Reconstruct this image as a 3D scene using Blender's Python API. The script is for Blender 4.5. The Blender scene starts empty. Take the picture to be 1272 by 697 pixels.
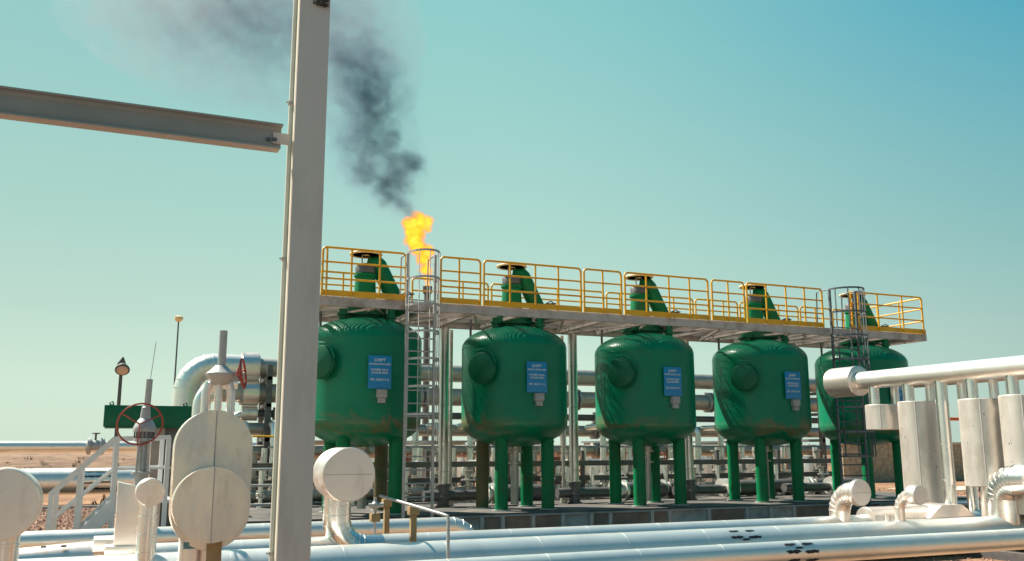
import bpy, bmesh, math, random
from mathutils import Vector, Matrix, noise
random.seed(7)
sc = bpy.context.scene
COL = sc.collection
PI = math.pi
CAMH = 1.85
# ------------------------------------------------------------------ camera
F_PX, CXP, CYP = 1133.93, 636.0, 348.5
PITCH, YAW, ROLL = math.radians(10.485), math.radians(66.3235), math.radians(-0.1584)
fh = Vector((math.cos(YAW), math.sin(YAW), 0)); r0 = Vector((math.sin(YAW), -math.cos(YAW), 0)); ZV = Vector((0, 0, 1))
FW = math.cos(PITCH)*fh + math.sin(PITCH)*ZV; u0 = -math.sin(PITCH)*fh + math.cos(PITCH)*ZV
RV = math.cos(ROLL)*r0 + math.sin(ROLL)*u0; UV = -math.sin(ROLL)*r0 + math.cos(ROLL)*u0
cam = bpy.data.cameras.new('camera'); cob = bpy.data.objects.new('camera', cam); COL.objects.link(cob)
cob.matrix_world = Matrix(((RV.x, UV.x, -FW.x, 0), (RV.y, UV.y, -FW.y, 0), (RV.z, UV.z, -FW.z, CAMH), (0, 0, 0, 1)))
cam.sensor_width = 36; cam.lens = F_PX/1272*36; cam.clip_end = 6000; cam.clip_start = .05
sc.camera = cob
# ------------------------------------------------------------------ light
SUN_AZ, SUN_EL = math.radians(129), math.radians(50)
sd = Vector((math.cos(SUN_AZ)*math.cos(SUN_EL), math.sin(SUN_AZ)*math.cos(SUN_EL), math.sin(SUN_EL)))
sl = bpy.data.lights.new('sun', 'SUN'); sl.energy = 5.0; sl.angle = math.radians(.53); sl.color = (1, .93, .80)
so = bpy.data.objects.new('sun', sl); COL.objects.link(so); so.rotation_euler = sd.to_track_quat('Z', 'Y').to_euler()
w = bpy.data.worlds.new('World'); sc.world = w; w.use_nodes = True
nt = w.node_tree; N = nt.nodes; L = nt.links
for n in list(N): N.remove(n)
wo = N.new('ShaderNodeOutputWorld'); bg = N.new('ShaderNodeBackground'); L.new(bg.outputs[0], wo.inputs[0]); bg.inputs[1].default_value = .1
sky = N.new('ShaderNodeTexSky'); sky.sky_type = 'NISHITA'; sky.sun_disc = False; sky.sun_elevation = SUN_EL
sky.sun_rotation = PI/2 - SUN_AZ; sky.dust_density = 2.0; sky.air_density = 1.2; sky.altitude = 100
tc = N.new('ShaderNodeTexCoord'); sp = N.new('ShaderNodeSeparateXYZ'); L.new(tc.outputs['Generated'], sp.inputs[0])
def ramp(nodes, stops, interp='LINEAR'):
    r = nodes.new('ShaderNodeValToRGB'); cr = r.color_ramp; cr.interpolation = interp
    while len(cr.elements) < len(stops): cr.elements.new(.5)
    for e, (p, c) in zip(cr.elements, stops): e.position = p; e.color = (*c, 1)
    return r
# elevation tint (graded print): cream-mint at the horizon through teal to deep blue-teal overhead, values are for strength .1
SKY_STOPS = [(0.0, (6.9, 8.6, 7.1)), (.06, (6.7, 8.6, 7.1)), (.14, (5.3, 7.5, 6.3)), (.24, (4.2, 6.9, 6.0)), (.36, (3.3, 6.4, 5.85)), (.46, (2.7, 6.1, 5.8)), (.65, (1.3, 3.8, 4.6)), (1.0, (.5, 2.2, 3.4))]
rp = ramp(N, [(p, tuple(x/10 for x in c)) for p, c in SKY_STOPS], 'LINEAR'); L.new(sp.outputs[2], rp.inputs[0])
rb = ramp(N, [(0.0, (.40, .56, .50)), (.11, (.32, .51, .48)), (.2, (.20, .46, .46)), (.42, (.02, .34, .50)), (.65, (.02, .24, .40)), (1.0, (.04, .20, .32))], 'LINEAR'); L.new(sp.outputs[2], rb.inputs[0])
dp = N.new('ShaderNodeVectorMath'); dp.operation = 'DOT_PRODUCT'; L.new(tc.outputs['Generated'], dp.inputs[0]); dp.inputs[1].default_value = (math.cos(SUN_AZ), math.sin(SUN_AZ), 0)
mr = N.new('ShaderNodeMapRange'); mr.inputs[1].default_value = -.3; mr.inputs[2].default_value = .5; L.new(dp.outputs['Value'], mr.inputs[0]); mr.interpolation_type = 'SMOOTHSTEP'
mx = N.new('ShaderNodeMix'); mx.data_type = 'RGBA'; L.new(mr.outputs[0], mx.inputs[0]); L.new(rb.outputs[0], mx.inputs[6]); L.new(rp.outputs[0], mx.inputs[7])
sc10 = N.new('ShaderNodeMix'); sc10.data_type = 'RGBA'; sc10.blend_type = 'MULTIPLY'; sc10.inputs[0].default_value = 1; L.new(mx.outputs[2], sc10.inputs[6]); sc10.inputs[7].default_value = (5.55, 5.55, 5.55, 1)
# brighter towards the sun side of the horizon
gl = N.new('ShaderNodeMapRange'); gl.inputs[1].default_value = -.7; gl.inputs[2].default_value = -.05; gl.inputs[3].default_value = .58; gl.inputs[4].default_value = 1.0; L.new(dp.outputs['Value'], gl.inputs[0])
g2 = N.new('ShaderNodeMapRange'); g2.inputs[1].default_value = .45; g2.inputs[2].default_value = .85; g2.inputs[3].default_value = 1.0; g2.inputs[4].default_value = .91; L.new(dp.outputs['Value'], g2.inputs[0])
gx = N.new('ShaderNodeMath'); gx.operation = 'MULTIPLY'; L.new(gl.outputs[0], gx.inputs[0]); L.new(g2.outputs[0], gx.inputs[1])
gm = N.new('ShaderNodeVectorMath'); gm.operation = 'SCALE'; L.new(sc10.outputs[2], gm.inputs[0]); L.new(gx.outputs[0], gm.inputs['Scale'])
fin = N.new('ShaderNodeMix'); fin.data_type = 'RGBA'; fin.inputs[0].default_value = .06; L.new(gm.outputs[0], fin.inputs[6]); L.new(sky.outputs[0], fin.inputs[7])
L.new(fin.outputs[2], bg.inputs[0])
sc.view_settings.view_transform = 'Standard'; sc.view_settings.look = 'None'; sc.view_settings.exposure = 0.85; sc.view_settings.gamma = 1
sc.cycles.use_denoising = True
sc.cycles.max_bounces = 8; sc.cycles.volume_bounces = 0; sc.cycles.volume_step_rate = 1.0; sc.cycles.volume_max_steps = 256
sc.cycles.caustics_reflective = False; sc.cycles.sample_clamp_indirect = 6

# ------------------------------------------------------------------ helpers
def P(u, v, Y):
    """point of the photograph seen at distance Y across the plant"""
    d = FW + RV*((u-CXP)/F_PX) - UV*((v-CYP)/F_PX)
    p = d*(Y/d.y); p.z += CAMH
    return p
def PX(u, v, X):
    d = FW + RV*((u-CXP)/F_PX) - UV*((v-CYP)/F_PX)
    p = d*(X/d.x); p.z += CAMH
    return p
ORIG = {}
ORD = ['first', 'second', 'third', 'fourth', 'fifth', 'sixth', 'seventh', 'eighth', 'ninth', 'tenth', 'eleventh', 'twelfth', 'thirteenth', 'fourteenth', 'fifteenth', 'sixteenth', 'seventeenth', 'eighteenth', 'nineteenth', 'twentieth', 'twenty-first', 'twenty-second', 'twenty-third', 'twenty-fourth', 'twenty-fifth', 'twenty-sixth', 'twenty-seventh']
def frame_of(d):
    d = d.normalized(); a = Vector((0, 0, 1)) if abs(d.z) < .9 else Vector((1, 0, 0))
    x = a.cross(d).normalized(); return x, d.cross(x)
class MB:
    def __init__(s): s.v = []; s.f = []
    def add(s, vs, fs):
        o = len(s.v); s.v += [tuple(v) for v in vs]; s.f += [tuple(i+o for i in f) for f in fs]; return s
    def box(s, a, b):
        x0, y0, z0 = [min(a[i], b[i]) for i in range(3)]; x1, y1, z1 = [max(a[i], b[i]) for i in range(3)]
        return s.add([(x0,y0,z0),(x1,y0,z0),(x1,y1,z0),(x0,y1,z0),(x0,y0,z1),(x1,y0,z1),(x1,y1,z1),(x0,y1,z1)],
                     [(0,3,2,1),(4,5,6,7),(0,1,5,4),(1,2,6,5),(2,3,7,6),(3,0,4,7)])
    def bar(s, p, q, wx, wy, up=(0, 0, 1)):
        p = Vector(p); q = Vector(q); d = (q-p).normalized(); up = Vector(up)
        if abs(d.dot(up)) > .95: up = Vector((1, 0, 0))
        x = d.cross(up).normalized(); y = x.cross(d)
        vs = [c + x*(sx*wx/2) + y*(sy*wy/2) for c in (p, q) for sx, sy in ((-1,-1),(1,-1),(1,1),(-1,1))]
        return s.add(vs, [(0,1,2,3)[::-1],(4,5,6,7),(0,1,5,4),(1,2,6,5),(2,3,7,6),(3,0,4,7)])
    def tube(s, p, q, r, n=16, r2=None, cap=True):
        p = Vector(p); q = Vector(q); x, y = frame_of(q-p); r2 = r if r2 is None else r2
        vs = [c + (x*math.cos(2*PI*k/n) + y*math.sin(2*PI*k/n))*rr for c, rr in ((p, r), (q, r2)) for k in range(n)]
        fs = [(k, (k+1) % n, n+(k+1) % n, n+k) for k in range(n)]
        if cap: fs += [tuple(range(n))[::-1], tuple(range(n, 2*n))]
        return s.add(vs, fs)
    def lathe(s, p, d, prof, n=32):
        """prof: list of (distance along d, radius)"""
        p = Vector(p); d = Vector(d).normalized(); x, y = frame_of(d); vs = []; fs = []
        for t, r in prof: vs += [p + d*t + (x*math.cos(2*PI*k/n) + y*math.sin(2*PI*k/n))*max(r, 1e-4) for k in range(n)]
        m = len(prof)
        for j in range(m-1):
            for k in range(n): fs.append((j*n+k, j*n+(k+1) % n, (j+1)*n+(k+1) % n, (j+1)*n+k))
        if prof[0][1] > 1e-3: fs.append(tuple(range(n))[::-1])
        if prof[-1][1] > 1e-3: fs.append(tuple(range((m-1)*n, m*n)))
        return s.add(vs, fs)
    def sweep(s, pts, r, n=16, cap=True, rs=None):
        pts = [Vector(p) for p in pts]; vs = []; fs = []
        t0 = (pts[1]-pts[0]).normalized(); x, y = frame_of(t0); tp = t0
        for i, p in enumerate(pts):
            t = (pts[min(i+1, len(pts)-1)] - pts[max(i-1, 0)]).normalized()
            q = tp.rotation_difference(t); x = q @ x; y = q @ y; tp = t
            rr = rs[i] if rs else r
            vs += [p + (x*math.cos(2*PI*k/n) + y*math.sin(2*PI*k/n))*rr for k in range(n)]
        m = len(pts)
        for j in range(m-1):
            for k in range(n): fs.append((j*n+k, j*n+(k+1) % n, (j+1)*n+(k+1) % n, (j+1)*n+k))
        if cap: fs += [tuple(range(n))[::-1], tuple(range((m-1)*n, m*n))]
        return s.add(vs, fs)
    def torus(s, c, nrm, R, r, n=40, k=8):
        c = Vector(c); nrm = Vector(nrm).normalized(); x, y = frame_of(nrm); vs = []; fs = []
        for i in range(n):
            a = 2*PI*i/n; e = x*math.cos(a) + y*math.sin(a)
            for j in range(k):
                b = 2*PI*j/k; vs.append(c + e*(R + r*math.cos(b)) + nrm*(r*math.sin(b)))
        for i in range(n):
            for j in range(k): fs.append((i*k+j, ((i+1) % n)*k+j, ((i+1) % n)*k+(j+1) % k, i*k+(j+1) % k))
        return s.add(vs, fs)
    def prism(s, pts, d):
        pts = [Vector(p) for p in pts]; d = Vector(d); n = len(pts)
        return s.add(pts + [p+d for p in pts], [tuple(range(n))[::-1], tuple(range(n, 2*n))] + [(k, (k+1) % n, n+(k+1) % n, n+k) for k in range(n)])
    def build(s, name, mat, parent=None, origin=None, ang=35, bevel=0):
        o0 = Vector(origin) if origin is not None else (ORIG[parent.name] if parent else Vector((0, 0, 0)))
        me = bpy.data.meshes.new(name); me.from_pydata([tuple(Vector(v)-o0) for v in s.v], [], s.f)
        bm = bmesh.new(); bm.from_mesh(me); bmesh.ops.recalc_face_normals(bm, faces=bm.faces)
        if bevel:
            es = [e for e in bm.edges if len(e.link_faces) == 2 and e.calc_face_angle() > .6]
            bmesh.ops.bevel(bm, geom=es, offset=bevel, segments=2, profile=.7, affect='EDGES')
        bm.to_mesh(me); bm.free()
        for p in me.polygons: p.use_smooth = True
        me.set_sharp_from_angle(angle=math.radians(ang))
        me.materials.append(mat)
        o = bpy.data.objects.new(name, me); COL.objects.link(o)
        if parent is not None: o.parent = parent
        else: o.location = o0
        ORIG[o.name] = o0
        return o
def tag(o, label=None, cat=None, group=None, kind=None):
    if label: o['label'] = label
    if cat: o['category'] = cat
    if group: o['group'] = group
    if kind: o['kind'] = kind
    return o
def thing(name, loc, label, cat, group=None):
    o = bpy.data.objects.new(name, None); COL.objects.link(o); o.location = loc; o.empty_display_size = .2
    ORIG[o.name] = Vector(loc); return tag(o, label, cat, group)
def dup(root, loc, label=None, group=None):
    def rec(o, par):
        c = o.copy(); COL.objects.link(c); c.parent = par; ORIG[c.name] = ORIG[o.name]
        for ch in o.children: rec(ch, c)
        return c
    r = rec(root, None); r.location = loc; ORIG[r.name] = Vector(loc)
    if label: r['label'] = label
    if group: r['group'] = group
    return r
def arc(c, a, b, R, t0, t1, n=8):
    """points c + R(cos t a + sin t b)"""
    c = Vector(c); a = Vector(a); b = Vector(b)
    return [c + (a*math.cos(t0+(t1-t0)*k/n) + b*math.sin(t0+(t1-t0)*k/n))*R for k in range(n+1)]

# ------------------------------------------------------------------ materials
def mat(name, c1, c2=None, rough=.5, metal=0.0, scale=4.0, mixlo=.35, mixhi=.65, bump=0.0, bscale=40.0, rvar=.08, dirt=None, dirt_amt=.5, dscale=1.5, stretch=(1, 1, 1), spec=.5, coat=0, fleck=None):
    m = bpy.data.materials.new(name); m.use_nodes = True; nt = m.node_tree; N = nt.nodes; L = nt.links
    b = N['Principled BSDF']; b.inputs['Metallic'].default_value = metal; b.inputs['Specular IOR Level'].default_value = spec
    b.inputs['Coat Weight'].default_value = coat
    tc = N.new('ShaderNodeTexCoord'); mp = N.new('ShaderNodeMapping'); mp.inputs['Scale'].default_value = stretch
    gp = N.new('ShaderNodeNewGeometry'); L.new(gp.outputs['Position'], mp.inputs[0])
    def noi(sc_, det=5, rgh=.6):
        n = N.new('ShaderNodeTexNoise'); n.inputs['Scale'].default_value = sc_; n.inputs['Detail'].default_value = det; n.inputs['Roughness'].default_value = rgh
        L.new(mp.outputs[0], n.inputs['Vector']); return n
    def mr_(src, a, bb, c=0, d=1):
        r = N.new('ShaderNodeMapRange'); L.new(src, r.inputs[0]); r.inputs[1].default_value = a; r.inputs[2].default_value = bb; r.inputs[3].default_value = c; r.inputs[4].default_value = d; return r.outputs[0]
    def mix_(f, a, bb):
        x = N.new('ShaderNodeMix'); x.data_type = 'RGBA'
        L.new(f, x.inputs[0])
        for s_, i in ((a, 6), (bb, 7)):
            if isinstance(s_, tuple): x.inputs[i].default_value = (*s_, 1)
            else: L.new(s_, x.inputs[i])
        return x.outputs[2]
    n1 = noi(scale); c2 = c2 or tuple(x*.8 for x in c1)
    col = mix_(mr_(n1.outputs[0], mixlo, mixhi), c1, c2)
    if dirt:
        n2 = noi(dscale, 7, .65); col = mix_(mr_(n2.outputs[0], .52, .68, 0, dirt_amt), col, dirt)
    if fleck:
        n3 = noi(fleck[1], 3, .6); col = mix_(mr_(n3.outputs[0], fleck[2], fleck[2]+.03, 0, .8), col, fleck[0])
    L.new(col, b.inputs['Base Color'])
    L.new(mr_(noi(scale*2.3).outputs[0], .3, .7, max(.02, rough-rvar), rough+rvar), b.inputs['Roughness'])
    if bump:
        nb = noi(bscale, 4); bp = N.new('ShaderNodeBump'); bp.inputs['Strength'].default_value = bump; bp.inputs['Distance'].default_value = .02
        L.new(nb.outputs[0], bp.inputs['Height']); L.new(bp.outputs[0], b.inputs['Normal'])
    return m
M = {}
M['green'] = mat('green_paint', (.002, .195, .100), (.003, .235, .118), rough=.33, scale=1.2, dirt=(.05, .15, .09), dirt_amt=.35, dscale=2.2, spec=.30)
M['green_leg'] = mat('green_leg_paint', (.002, .205, .075), (.002, .165, .06), spec=.22, rough=.48, scale=3, dirt=(.10, .09, .04), dirt_amt=.3)
M['brown_leg'] = mat('dust_coated_paint', (.16, .12, .05), (.09, .10, .04), rough=.6, scale=3, dirt=(.02, .12, .05), dirt_amt=.5)
M['dust'] = mat('dusty_green_paint', (.20, .16, .08), (.02, .15, .075), rough=.6, scale=1.6, mixlo=.46, mixhi=.62)
M['dkgreen'] = mat('dark_green_paint', (.003, .14, .07), (.003, .12, .055), rough=.45, scale=3, spec=.3)
M['yellow'] = mat('yellow_paint', (.95, .50, .02), (.85, .42, .015), rough=.45, scale=6, dirt=(.35, .2, .08), dirt_amt=.4)
M['wheel_y'] = mat('handwheel_paint', (.95, .75, .45), (.85, .62, .32), rough=.5, scale=5)
M['galv'] = mat('galvanized_steel', (.52, .51, .50), (.42, .42, .41), rough=.5, metal=.3, scale=6)
M['galv_dk'] = mat('dark_galvanized_steel', (.17, .18, .20), (.12, .13, .15), rough=.5, metal=.4, scale=9)
M['deck'] = mat('deck_steel', (.60, .54, .51), (.48, .42, .39), rough=.6, metal=.15, scale=3, dirt=(.2, .12, .07), dirt_amt=.5)
M['alu'] = mat('aluminium_jacket', (.98, .97, .90), (.92, .91, .85), rough=.38, metal=.72, scale=1.2, rvar=.04, dirt=(.62, .56, .48), dirt_amt=.25)
M['alu_dull'] = mat('dull_aluminium_cladding', (1.0, .89, .82), (.90, .80, .74), rough=.36, metal=.82, scale=1.6, rvar=.06, dirt=(.60, .52, .44), dirt_amt=.5, dscale=2.8, stretch=(1, 1, .35))
M['alu_white'] = mat('pale_riveted_cladding', (.86, .79, .72), (.74, .67, .61), rough=.40, metal=.55, scale=3, dirt=(.50, .40, .30), dirt_amt=.45, dscale=2.5, stretch=(1, 1, .5), fleck=((.2, .18, .17), 13, .68))
M['steelpipe'] = mat('grey_steel_pipe', (.56, .53, .47), (.46, .43, .38), rough=.45, metal=.55, scale=4, dirt=(.3, .25, .2), dirt_amt=.3)
M['bright'] = mat('bright_clad_pipe', (.62, .60, .56), (.55, .53, .49), rough=.30, metal=.85, scale=1, rvar=.02)
M['shiny'] = mat('shiny_aluminium_jacket', (.92, .90, .86), (.86, .84, .80), rough=.24, metal=.95, scale=1.2, rvar=.05, dirt=(.66, .60, .52), dirt_amt=.3)
M['weathered'] = mat('weathered_cladding', (.92, .80, .66), (.72, .66, .62), rough=.34, metal=.85, scale=2.2, mixlo=.40, mixhi=.60, rvar=.06, dirt=(.62, .50, .38), dirt_amt=.6, dscale=4, stretch=(1.2, 1, .5))
M['dkpipe'] = mat('dark_steel', (.12, .12, .13), (.18, .17, .165), rough=.5, metal=.4, scale=6, dirt=(.2, .14, .09), dirt_amt=.4)
M['column'] = mat('cream_steel_paint', (.76, .60, .53), (.71, .56, .495), rough=.6, scale=1.5, dirt=(.55, .43, .37), dirt_amt=.6, dscale=4, stretch=(1, 1, .25), fleck=((.20, .15, .12), 14, .735))
M['conduit'] = mat('cream_conduit', (.78, .72, .60), (.70, .64, .53), rough=.5, scale=4)
M['beam'] = mat('grey_beam_paint', (.42, .36, .32), (.36, .31, .27), rough=.5, scale=2, metal=.1, dirt=(.3, .25, .2), dirt_amt=.3)
M['red'] = mat('red_paint', (.42, .06, .035), (.33, .04, .025), rough=.45, scale=8)
M['tan'] = mat('tan_paint', (.42, .28, .13), (.33, .22, .10), rough=.6, scale=8)
M['blue'] = mat('blue_sign', (.006, .27, .56), (.006, .23, .50), rough=.4, scale=3)
M['white'] = mat('white_lettering', (.75, .8, .85), rough=.5)
M['box'] = mat('grey_enclosure', (.45, .42, .40), (.38, .35, .34), rough=.5, scale=6)
M['black'] = mat('black_marking', (.012, .014, .02), (.02, .022, .03), rough=.6)
M['concrete'] = mat('skid_steel', (.50, .48, .46), (.40, .38, .36), rough=.7, scale=3, dirt=(.20, .13, .09), dirt_amt=.5, bump=.2)
M['rustpanel'] = mat('rusty_panel', (.36, .24, .18), (.24, .16, .125), rough=.8, scale=3, bump=.2)
M['orange'] = mat('orange_paint', (.75, .16, .03), (.65, .12, .02), rough=.5)
M['cream'] = mat('cream_plaster', (.66, .58, .46), (.56, .48, .38), rough=.8, scale=2)
M['brick'] = mat('brown_panel', (.32, .16, .09), (.26, .13, .08), rough=.8, scale=2)
M['stone'] = mat('stone_blockwork', (.50, .40, .28), (.34, .26, .18), rough=.9, scale=4.5, mixlo=.42, mixhi=.58, bump=.8, bscale=4)
M['step_paint'] = mat('pale_grey_paint', (.90, .88, .84), (.82, .80, .77), rough=.5, scale=5)
M['teal'] = mat('teal_plate', (.10, .30, .36), (.2, .38, .42), rough=.4, scale=8)
M['skid_top'] = mat('dusty_skid_plate', (.13, .12, .115), (.07, .065, .06), rough=.75, scale=1.1, dirt=(.26, .22, .18), dirt_amt=.7, dscale=1.4)
M['grey_beam'] = mat('grey_channel_paint', (.24, .235, .23), (.17, .165, .16), rough=.6, scale=2)
M['lens'] = mat('lamp_lens', (.62, .50, .38), rough=.3)
M['lamp_metal'] = mat('lamp_metal', (.12, .12, .12), rough=.5, metal=.4)

def dust_band(m):
    """windblown dust that clings to the lower knuckle of the tanks and rust streaks, broken by noise"""
    nt = m.node_tree; N = nt.nodes; L = nt.links; b = N['Principled BSDF']; src = b.inputs['Base Color'].links[0].from_socket
    g = N.new('ShaderNodeNewGeometry'); sp = N.new('ShaderNodeSeparateXYZ'); L.new(g.outputs['Position'], sp.inputs[0])
    n = N.new('ShaderNodeTexNoise'); n.inputs['Scale'].default_value = 1.3; n.inputs['Detail'].default_value = 8; n.inputs['Roughness'].default_value = .7; n.inputs['Distortion'].default_value = 1.6; L.new(g.outputs['Position'], n.inputs['Vector'])
    n2 = N.new('ShaderNodeTexNoise'); n2.inputs['Scale'].default_value = .33; n2.inputs['Detail'].default_value = 1; L.new(g.outputs['Position'], n2.inputs['Vector'])
    def mm(op, a, b_):
        x = N.new('ShaderNodeMath'); x.operation = op
        for i, q in enumerate((a, b_)):
            if isinstance(q, (int, float)): x.inputs[i].default_value = q
            else: L.new(q, x.inputs[i])
        return x.outputs[0]
    zz = mm('ADD', sp.outputs[2], mm('MULTIPLY', mm('SUBTRACT', n.outputs[0], .5), 1.5))
    d = mm('ABSOLUTE', mm('SUBTRACT', zz, 2.42), 0)
    r = N.new('ShaderNodeMapRange'); L.new(d, r.inputs[0]); r.inputs[1].default_value = .0; r.inputs[2].default_value = .20; r.inputs[3].default_value = 1; r.inputs[4].default_value = 0
    r2 = N.new('ShaderNodeMapRange'); L.new(n2.outputs[0], r2.inputs[0]); r2.inputs[1].default_value = .42; r2.inputs[2].default_value = .60; r2.inputs[3].default_value = .12; r2.inputs[4].default_value = .85
    x = N.new('ShaderNodeMix'); x.data_type = 'RGBA'; L.new(mm('MULTIPLY', r.outputs[0], r2.outputs[0]), x.inputs[0]); L.new(src, x.inputs[6]); x.inputs[7].default_value = (.20, .155, .075, 1)
    L.new(x.outputs[2], b.inputs['Base Color'])
dust_band(M['green'])
# ground
def ground_mat():
    m = bpy.data.materials.new('sandy_ground'); m.use_nodes = True; nt = m.node_tree; N = nt.nodes; L = nt.links; b = N['Principled BSDF']
    g = N.new('ShaderNodeNewGeometry')
    def noi(s, d=6):
        n = N.new('ShaderNodeTexNoise'); n.inputs['Scale'].default_value = s; n.inputs['Detail'].default_value = d; n.inputs['Roughness'].default_value = .65; L.new(g.outputs['Position'], n.inputs['Vector']); return n
    r1 = ramp(N, [(.32, (.20, .12, .08)), (.5, (.33, .205, .135)), (.68, (.44, .30, .20))]); L.new(noi(.25).outputs[0], r1.inputs[0])
    v = N.new('ShaderNodeTexVoronoi'); v.inputs['Scale'].default_value = 16; L.new(g.outputs['Position'], v.inputs['Vector'])
    r2 = ramp(N, [(0, (.42, .32, .28)), (.5, (1, .95, .9)), (1, (1.25, 1.1, 1.0))]); L.new(v.outputs['Color'], r2.inputs[0])
    x = N.new('ShaderNodeMix'); x.data_type = 'RGBA'; x.blend_type = 'MULTIPLY'; x.inputs[0].default_value = .9; L.new(r1.outputs[0], x.inputs[6]); L.new(r2.outputs[0], x.inputs[7])
    L.new(x.outputs[2], b.inputs['Base Color']); b.inputs['Roughness'].default_value = .95; b.inputs['Specular IOR Level'].default_value = .1
    bp = N.new('ShaderNodeBump'); bp.inputs['Strength'].default_value = .5; bp.inputs['Distance'].default_value = .04; L.new(v.outputs['Distance'], bp.inputs['Height']); L.new(bp.outputs[0], b.inputs['Normal'])
    return m
M['ground'] = ground_mat()

# ------------------------------------------------------------------ setting: ground, berm
def ground():
    bm = MB(); n = 90; ext = 2600
    cs = [(-1 if i < 0 else 1)*(abs(i)/45)**3*ext for i in range(-45, 46)]
    vs = []
    for y in cs:
        for x in cs:
            z = 0
            if abs(x) > 40 or abs(y) > 40: z = .05*noise.noise(Vector((x*.05, y*.05, 0)))
            vs.append((x, y, z))
    k = len(cs); fs = [(j*k+i, j*k+i+1, (j+1)*k+i+1, (j+1)*k+i) for j in range(k-1) for i in range(k-1)]
    bm.add(vs, fs); o = bm.build('ground', M['ground']); tag(o, kind='structure')
ground()
o = MB().box((-90, -70, -.1), (110, 5.2, .012)).build('unseen_bounce_slab', mat('grey_bounce_slab', (.17, .16, .155), (.14, .135, .13), rough=.8, scale=.6, bump=.2)); tag(o, kind='structure')  # unseen grey slab added behind the camera to cool ground bounce and reflections
def berm():
    bm = MB(); vs = []; nx, ny = 220, 14
    for j in range(ny):
        t = j/(ny-1)
        for i in range(nx):
            x = -140 + i*1.3; y = 72 + t*16
            h = math.sin(min(1, t*2.2)*PI/2) if t < .45 else math.cos((t-.45)/.55*PI/2)
            z = h*(1.72 + .10*noise.noise(Vector((x*.06, 3, 0))) + .10*noise.noise(Vector((x*.4, y*.5, 0)))) + .07*noise.noise(Vector((x*1.1, y*1.3, 4))) - .03
            vs.append((x, y + .5*noise.noise(Vector((x*.1, y*.1, 9))), z))
    bm.add(vs, [(j*nx+i, j*nx+i+1, (j+1)*nx+i+1, (j+1)*nx+i) for j in range(ny-1) for i in range(nx-1)])
    m = mat('sand_bank', (.33, .20, .125), (.20, .12, .08), rough=.95, scale=.9, bump=.8, bscale=2.2, dirt=(.10, .07, .05), dirt_amt=.9, dscale=1.6, stretch=(.6, 1, 3.5))
    tag(bm.build('hills', m), kind='structure')
berm()
def gravel():
    bm = MB(); rnd = random.Random(3)
    base = [(1,0,0),(-1,0,0),(0,1,0),(0,-1,0),(0,0,1),(0,0,-1)]; fcs = [(0,2,4),(2,1,4),(1,3,4),(3,0,4),(2,0,5),(1,2,5),(3,1,5),(0,3,5)]
    def stone(x, y, s):
        a = rnd.random()*PI; ca, sa = math.cos(a), math.sin(a); vs = []
        for v in base:
            q = [v[0]*s*rnd.uniform(.7, 1.3), v[1]*s*rnd.uniform(.6, 1.2), v[2]*s*rnd.uniform(.45, .8)]
            vs.append((x+q[0]*ca-q[1]*sa, y+q[0]*sa+q[1]*ca, .2*s+q[2]))
        bm.add(vs, fcs)
    for i in range(11000): stone(rnd.uniform(-5, 4), rnd.uniform(20, 33.2), rnd.uniform(.03, .09))
    for i in range(4200): stone(rnd.uniform(3, 20), rnd.uniform(8.2, 19), rnd.uniform(.015, .04))
    for i in range(1800): stone(rnd.uniform(16, 40), rnd.uniform(14, 34), rnd.uniform(.03, .08))
    m = mat('gravel', (.46, .27, .19), (.24, .13, .09), rough=.9, scale=14, mixlo=.42, mixhi=.58)
    tag(bm.build('gravel', m, ang=10), 'loose reddish gravel strewn between the pipes', 'gravel', kind='stuff')
gravel()

def scrub():
    bm = MB(); rnd = random.Random(8)
    for i in range(620):
        if i < 470: x, y = rnd.uniform(-45, 60), rnd.uniform(64, 76)
        else: x, y = rnd.uniform(-45, 60), rnd.uniform(34, 60)
        z = max(0, 1.72*math.sin(min(1, max(0, (y-72)/16)*2.2)*PI/2)) if y > 72 else 0
        h = rnd.uniform(.12, .42)
        for k in range(9):
            a = rnd.random()*2*PI; q = Vector((x+rnd.uniform(-.25, .25), y+rnd.uniform(-.25, .25), z)); tp = q + Vector((math.cos(a)*h*.6, math.sin(a)*h*.6, h*rnd.uniform(.6, 1)))
            s_ = Vector((-math.sin(a), math.cos(a), 0))*.035
            bm.add([q-s_, q+s_, tp], [(0, 1, 2)])
    m = mat('dry_scrub', (.20, .13, .07), (.12, .09, .05), rough=.9, scale=3)
    tag(bm.build('scrub', m), 'dry brown scrub dotted over the sand by the bank', 'scrub', kind='stuff')
scrub()

# ------------------------------------------------------------------ tanks on the skid
ZS = .45              # skid top
ZD = CAMH + 3.28      # deck top
TY, TR = 20.7, 1.30
TX = [5.36, 9.13, 12.88, 16.66, 20.38]
def text_mb(lines, origin, nrm_deg, bmaker):
    """lines: (text, size, dz). writes on a plane facing nrm_deg"""
    a = math.radians(nrm_deg); ex = Vector((-math.sin(a), math.cos(a), 0))
    for txt, size, dz in lines:
        cu = bpy.data.curves.new('lettering', 'FONT'); cu.body = txt; cu.size = size; cu.align_x = 'CENTER'; cu.extrude = .002; cu.offset = .0015
        to = bpy.data.objects.new('lettering', cu); COL.objects.link(to)
        me = to.to_mesh(); vs = [Vector(origin) + ex*v.co.x + ZV*(v.co.y+dz) + Vector((math.cos(a), math.sin(a), 0))*v.co.z for v in me.vertices]
        bmaker.add(vs, [tuple(p.vertices) for p in me.polygons]); to.to_mesh_clear()
        bpy.data.objects.remove(to); bpy.data.curves.remove(cu)
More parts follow.
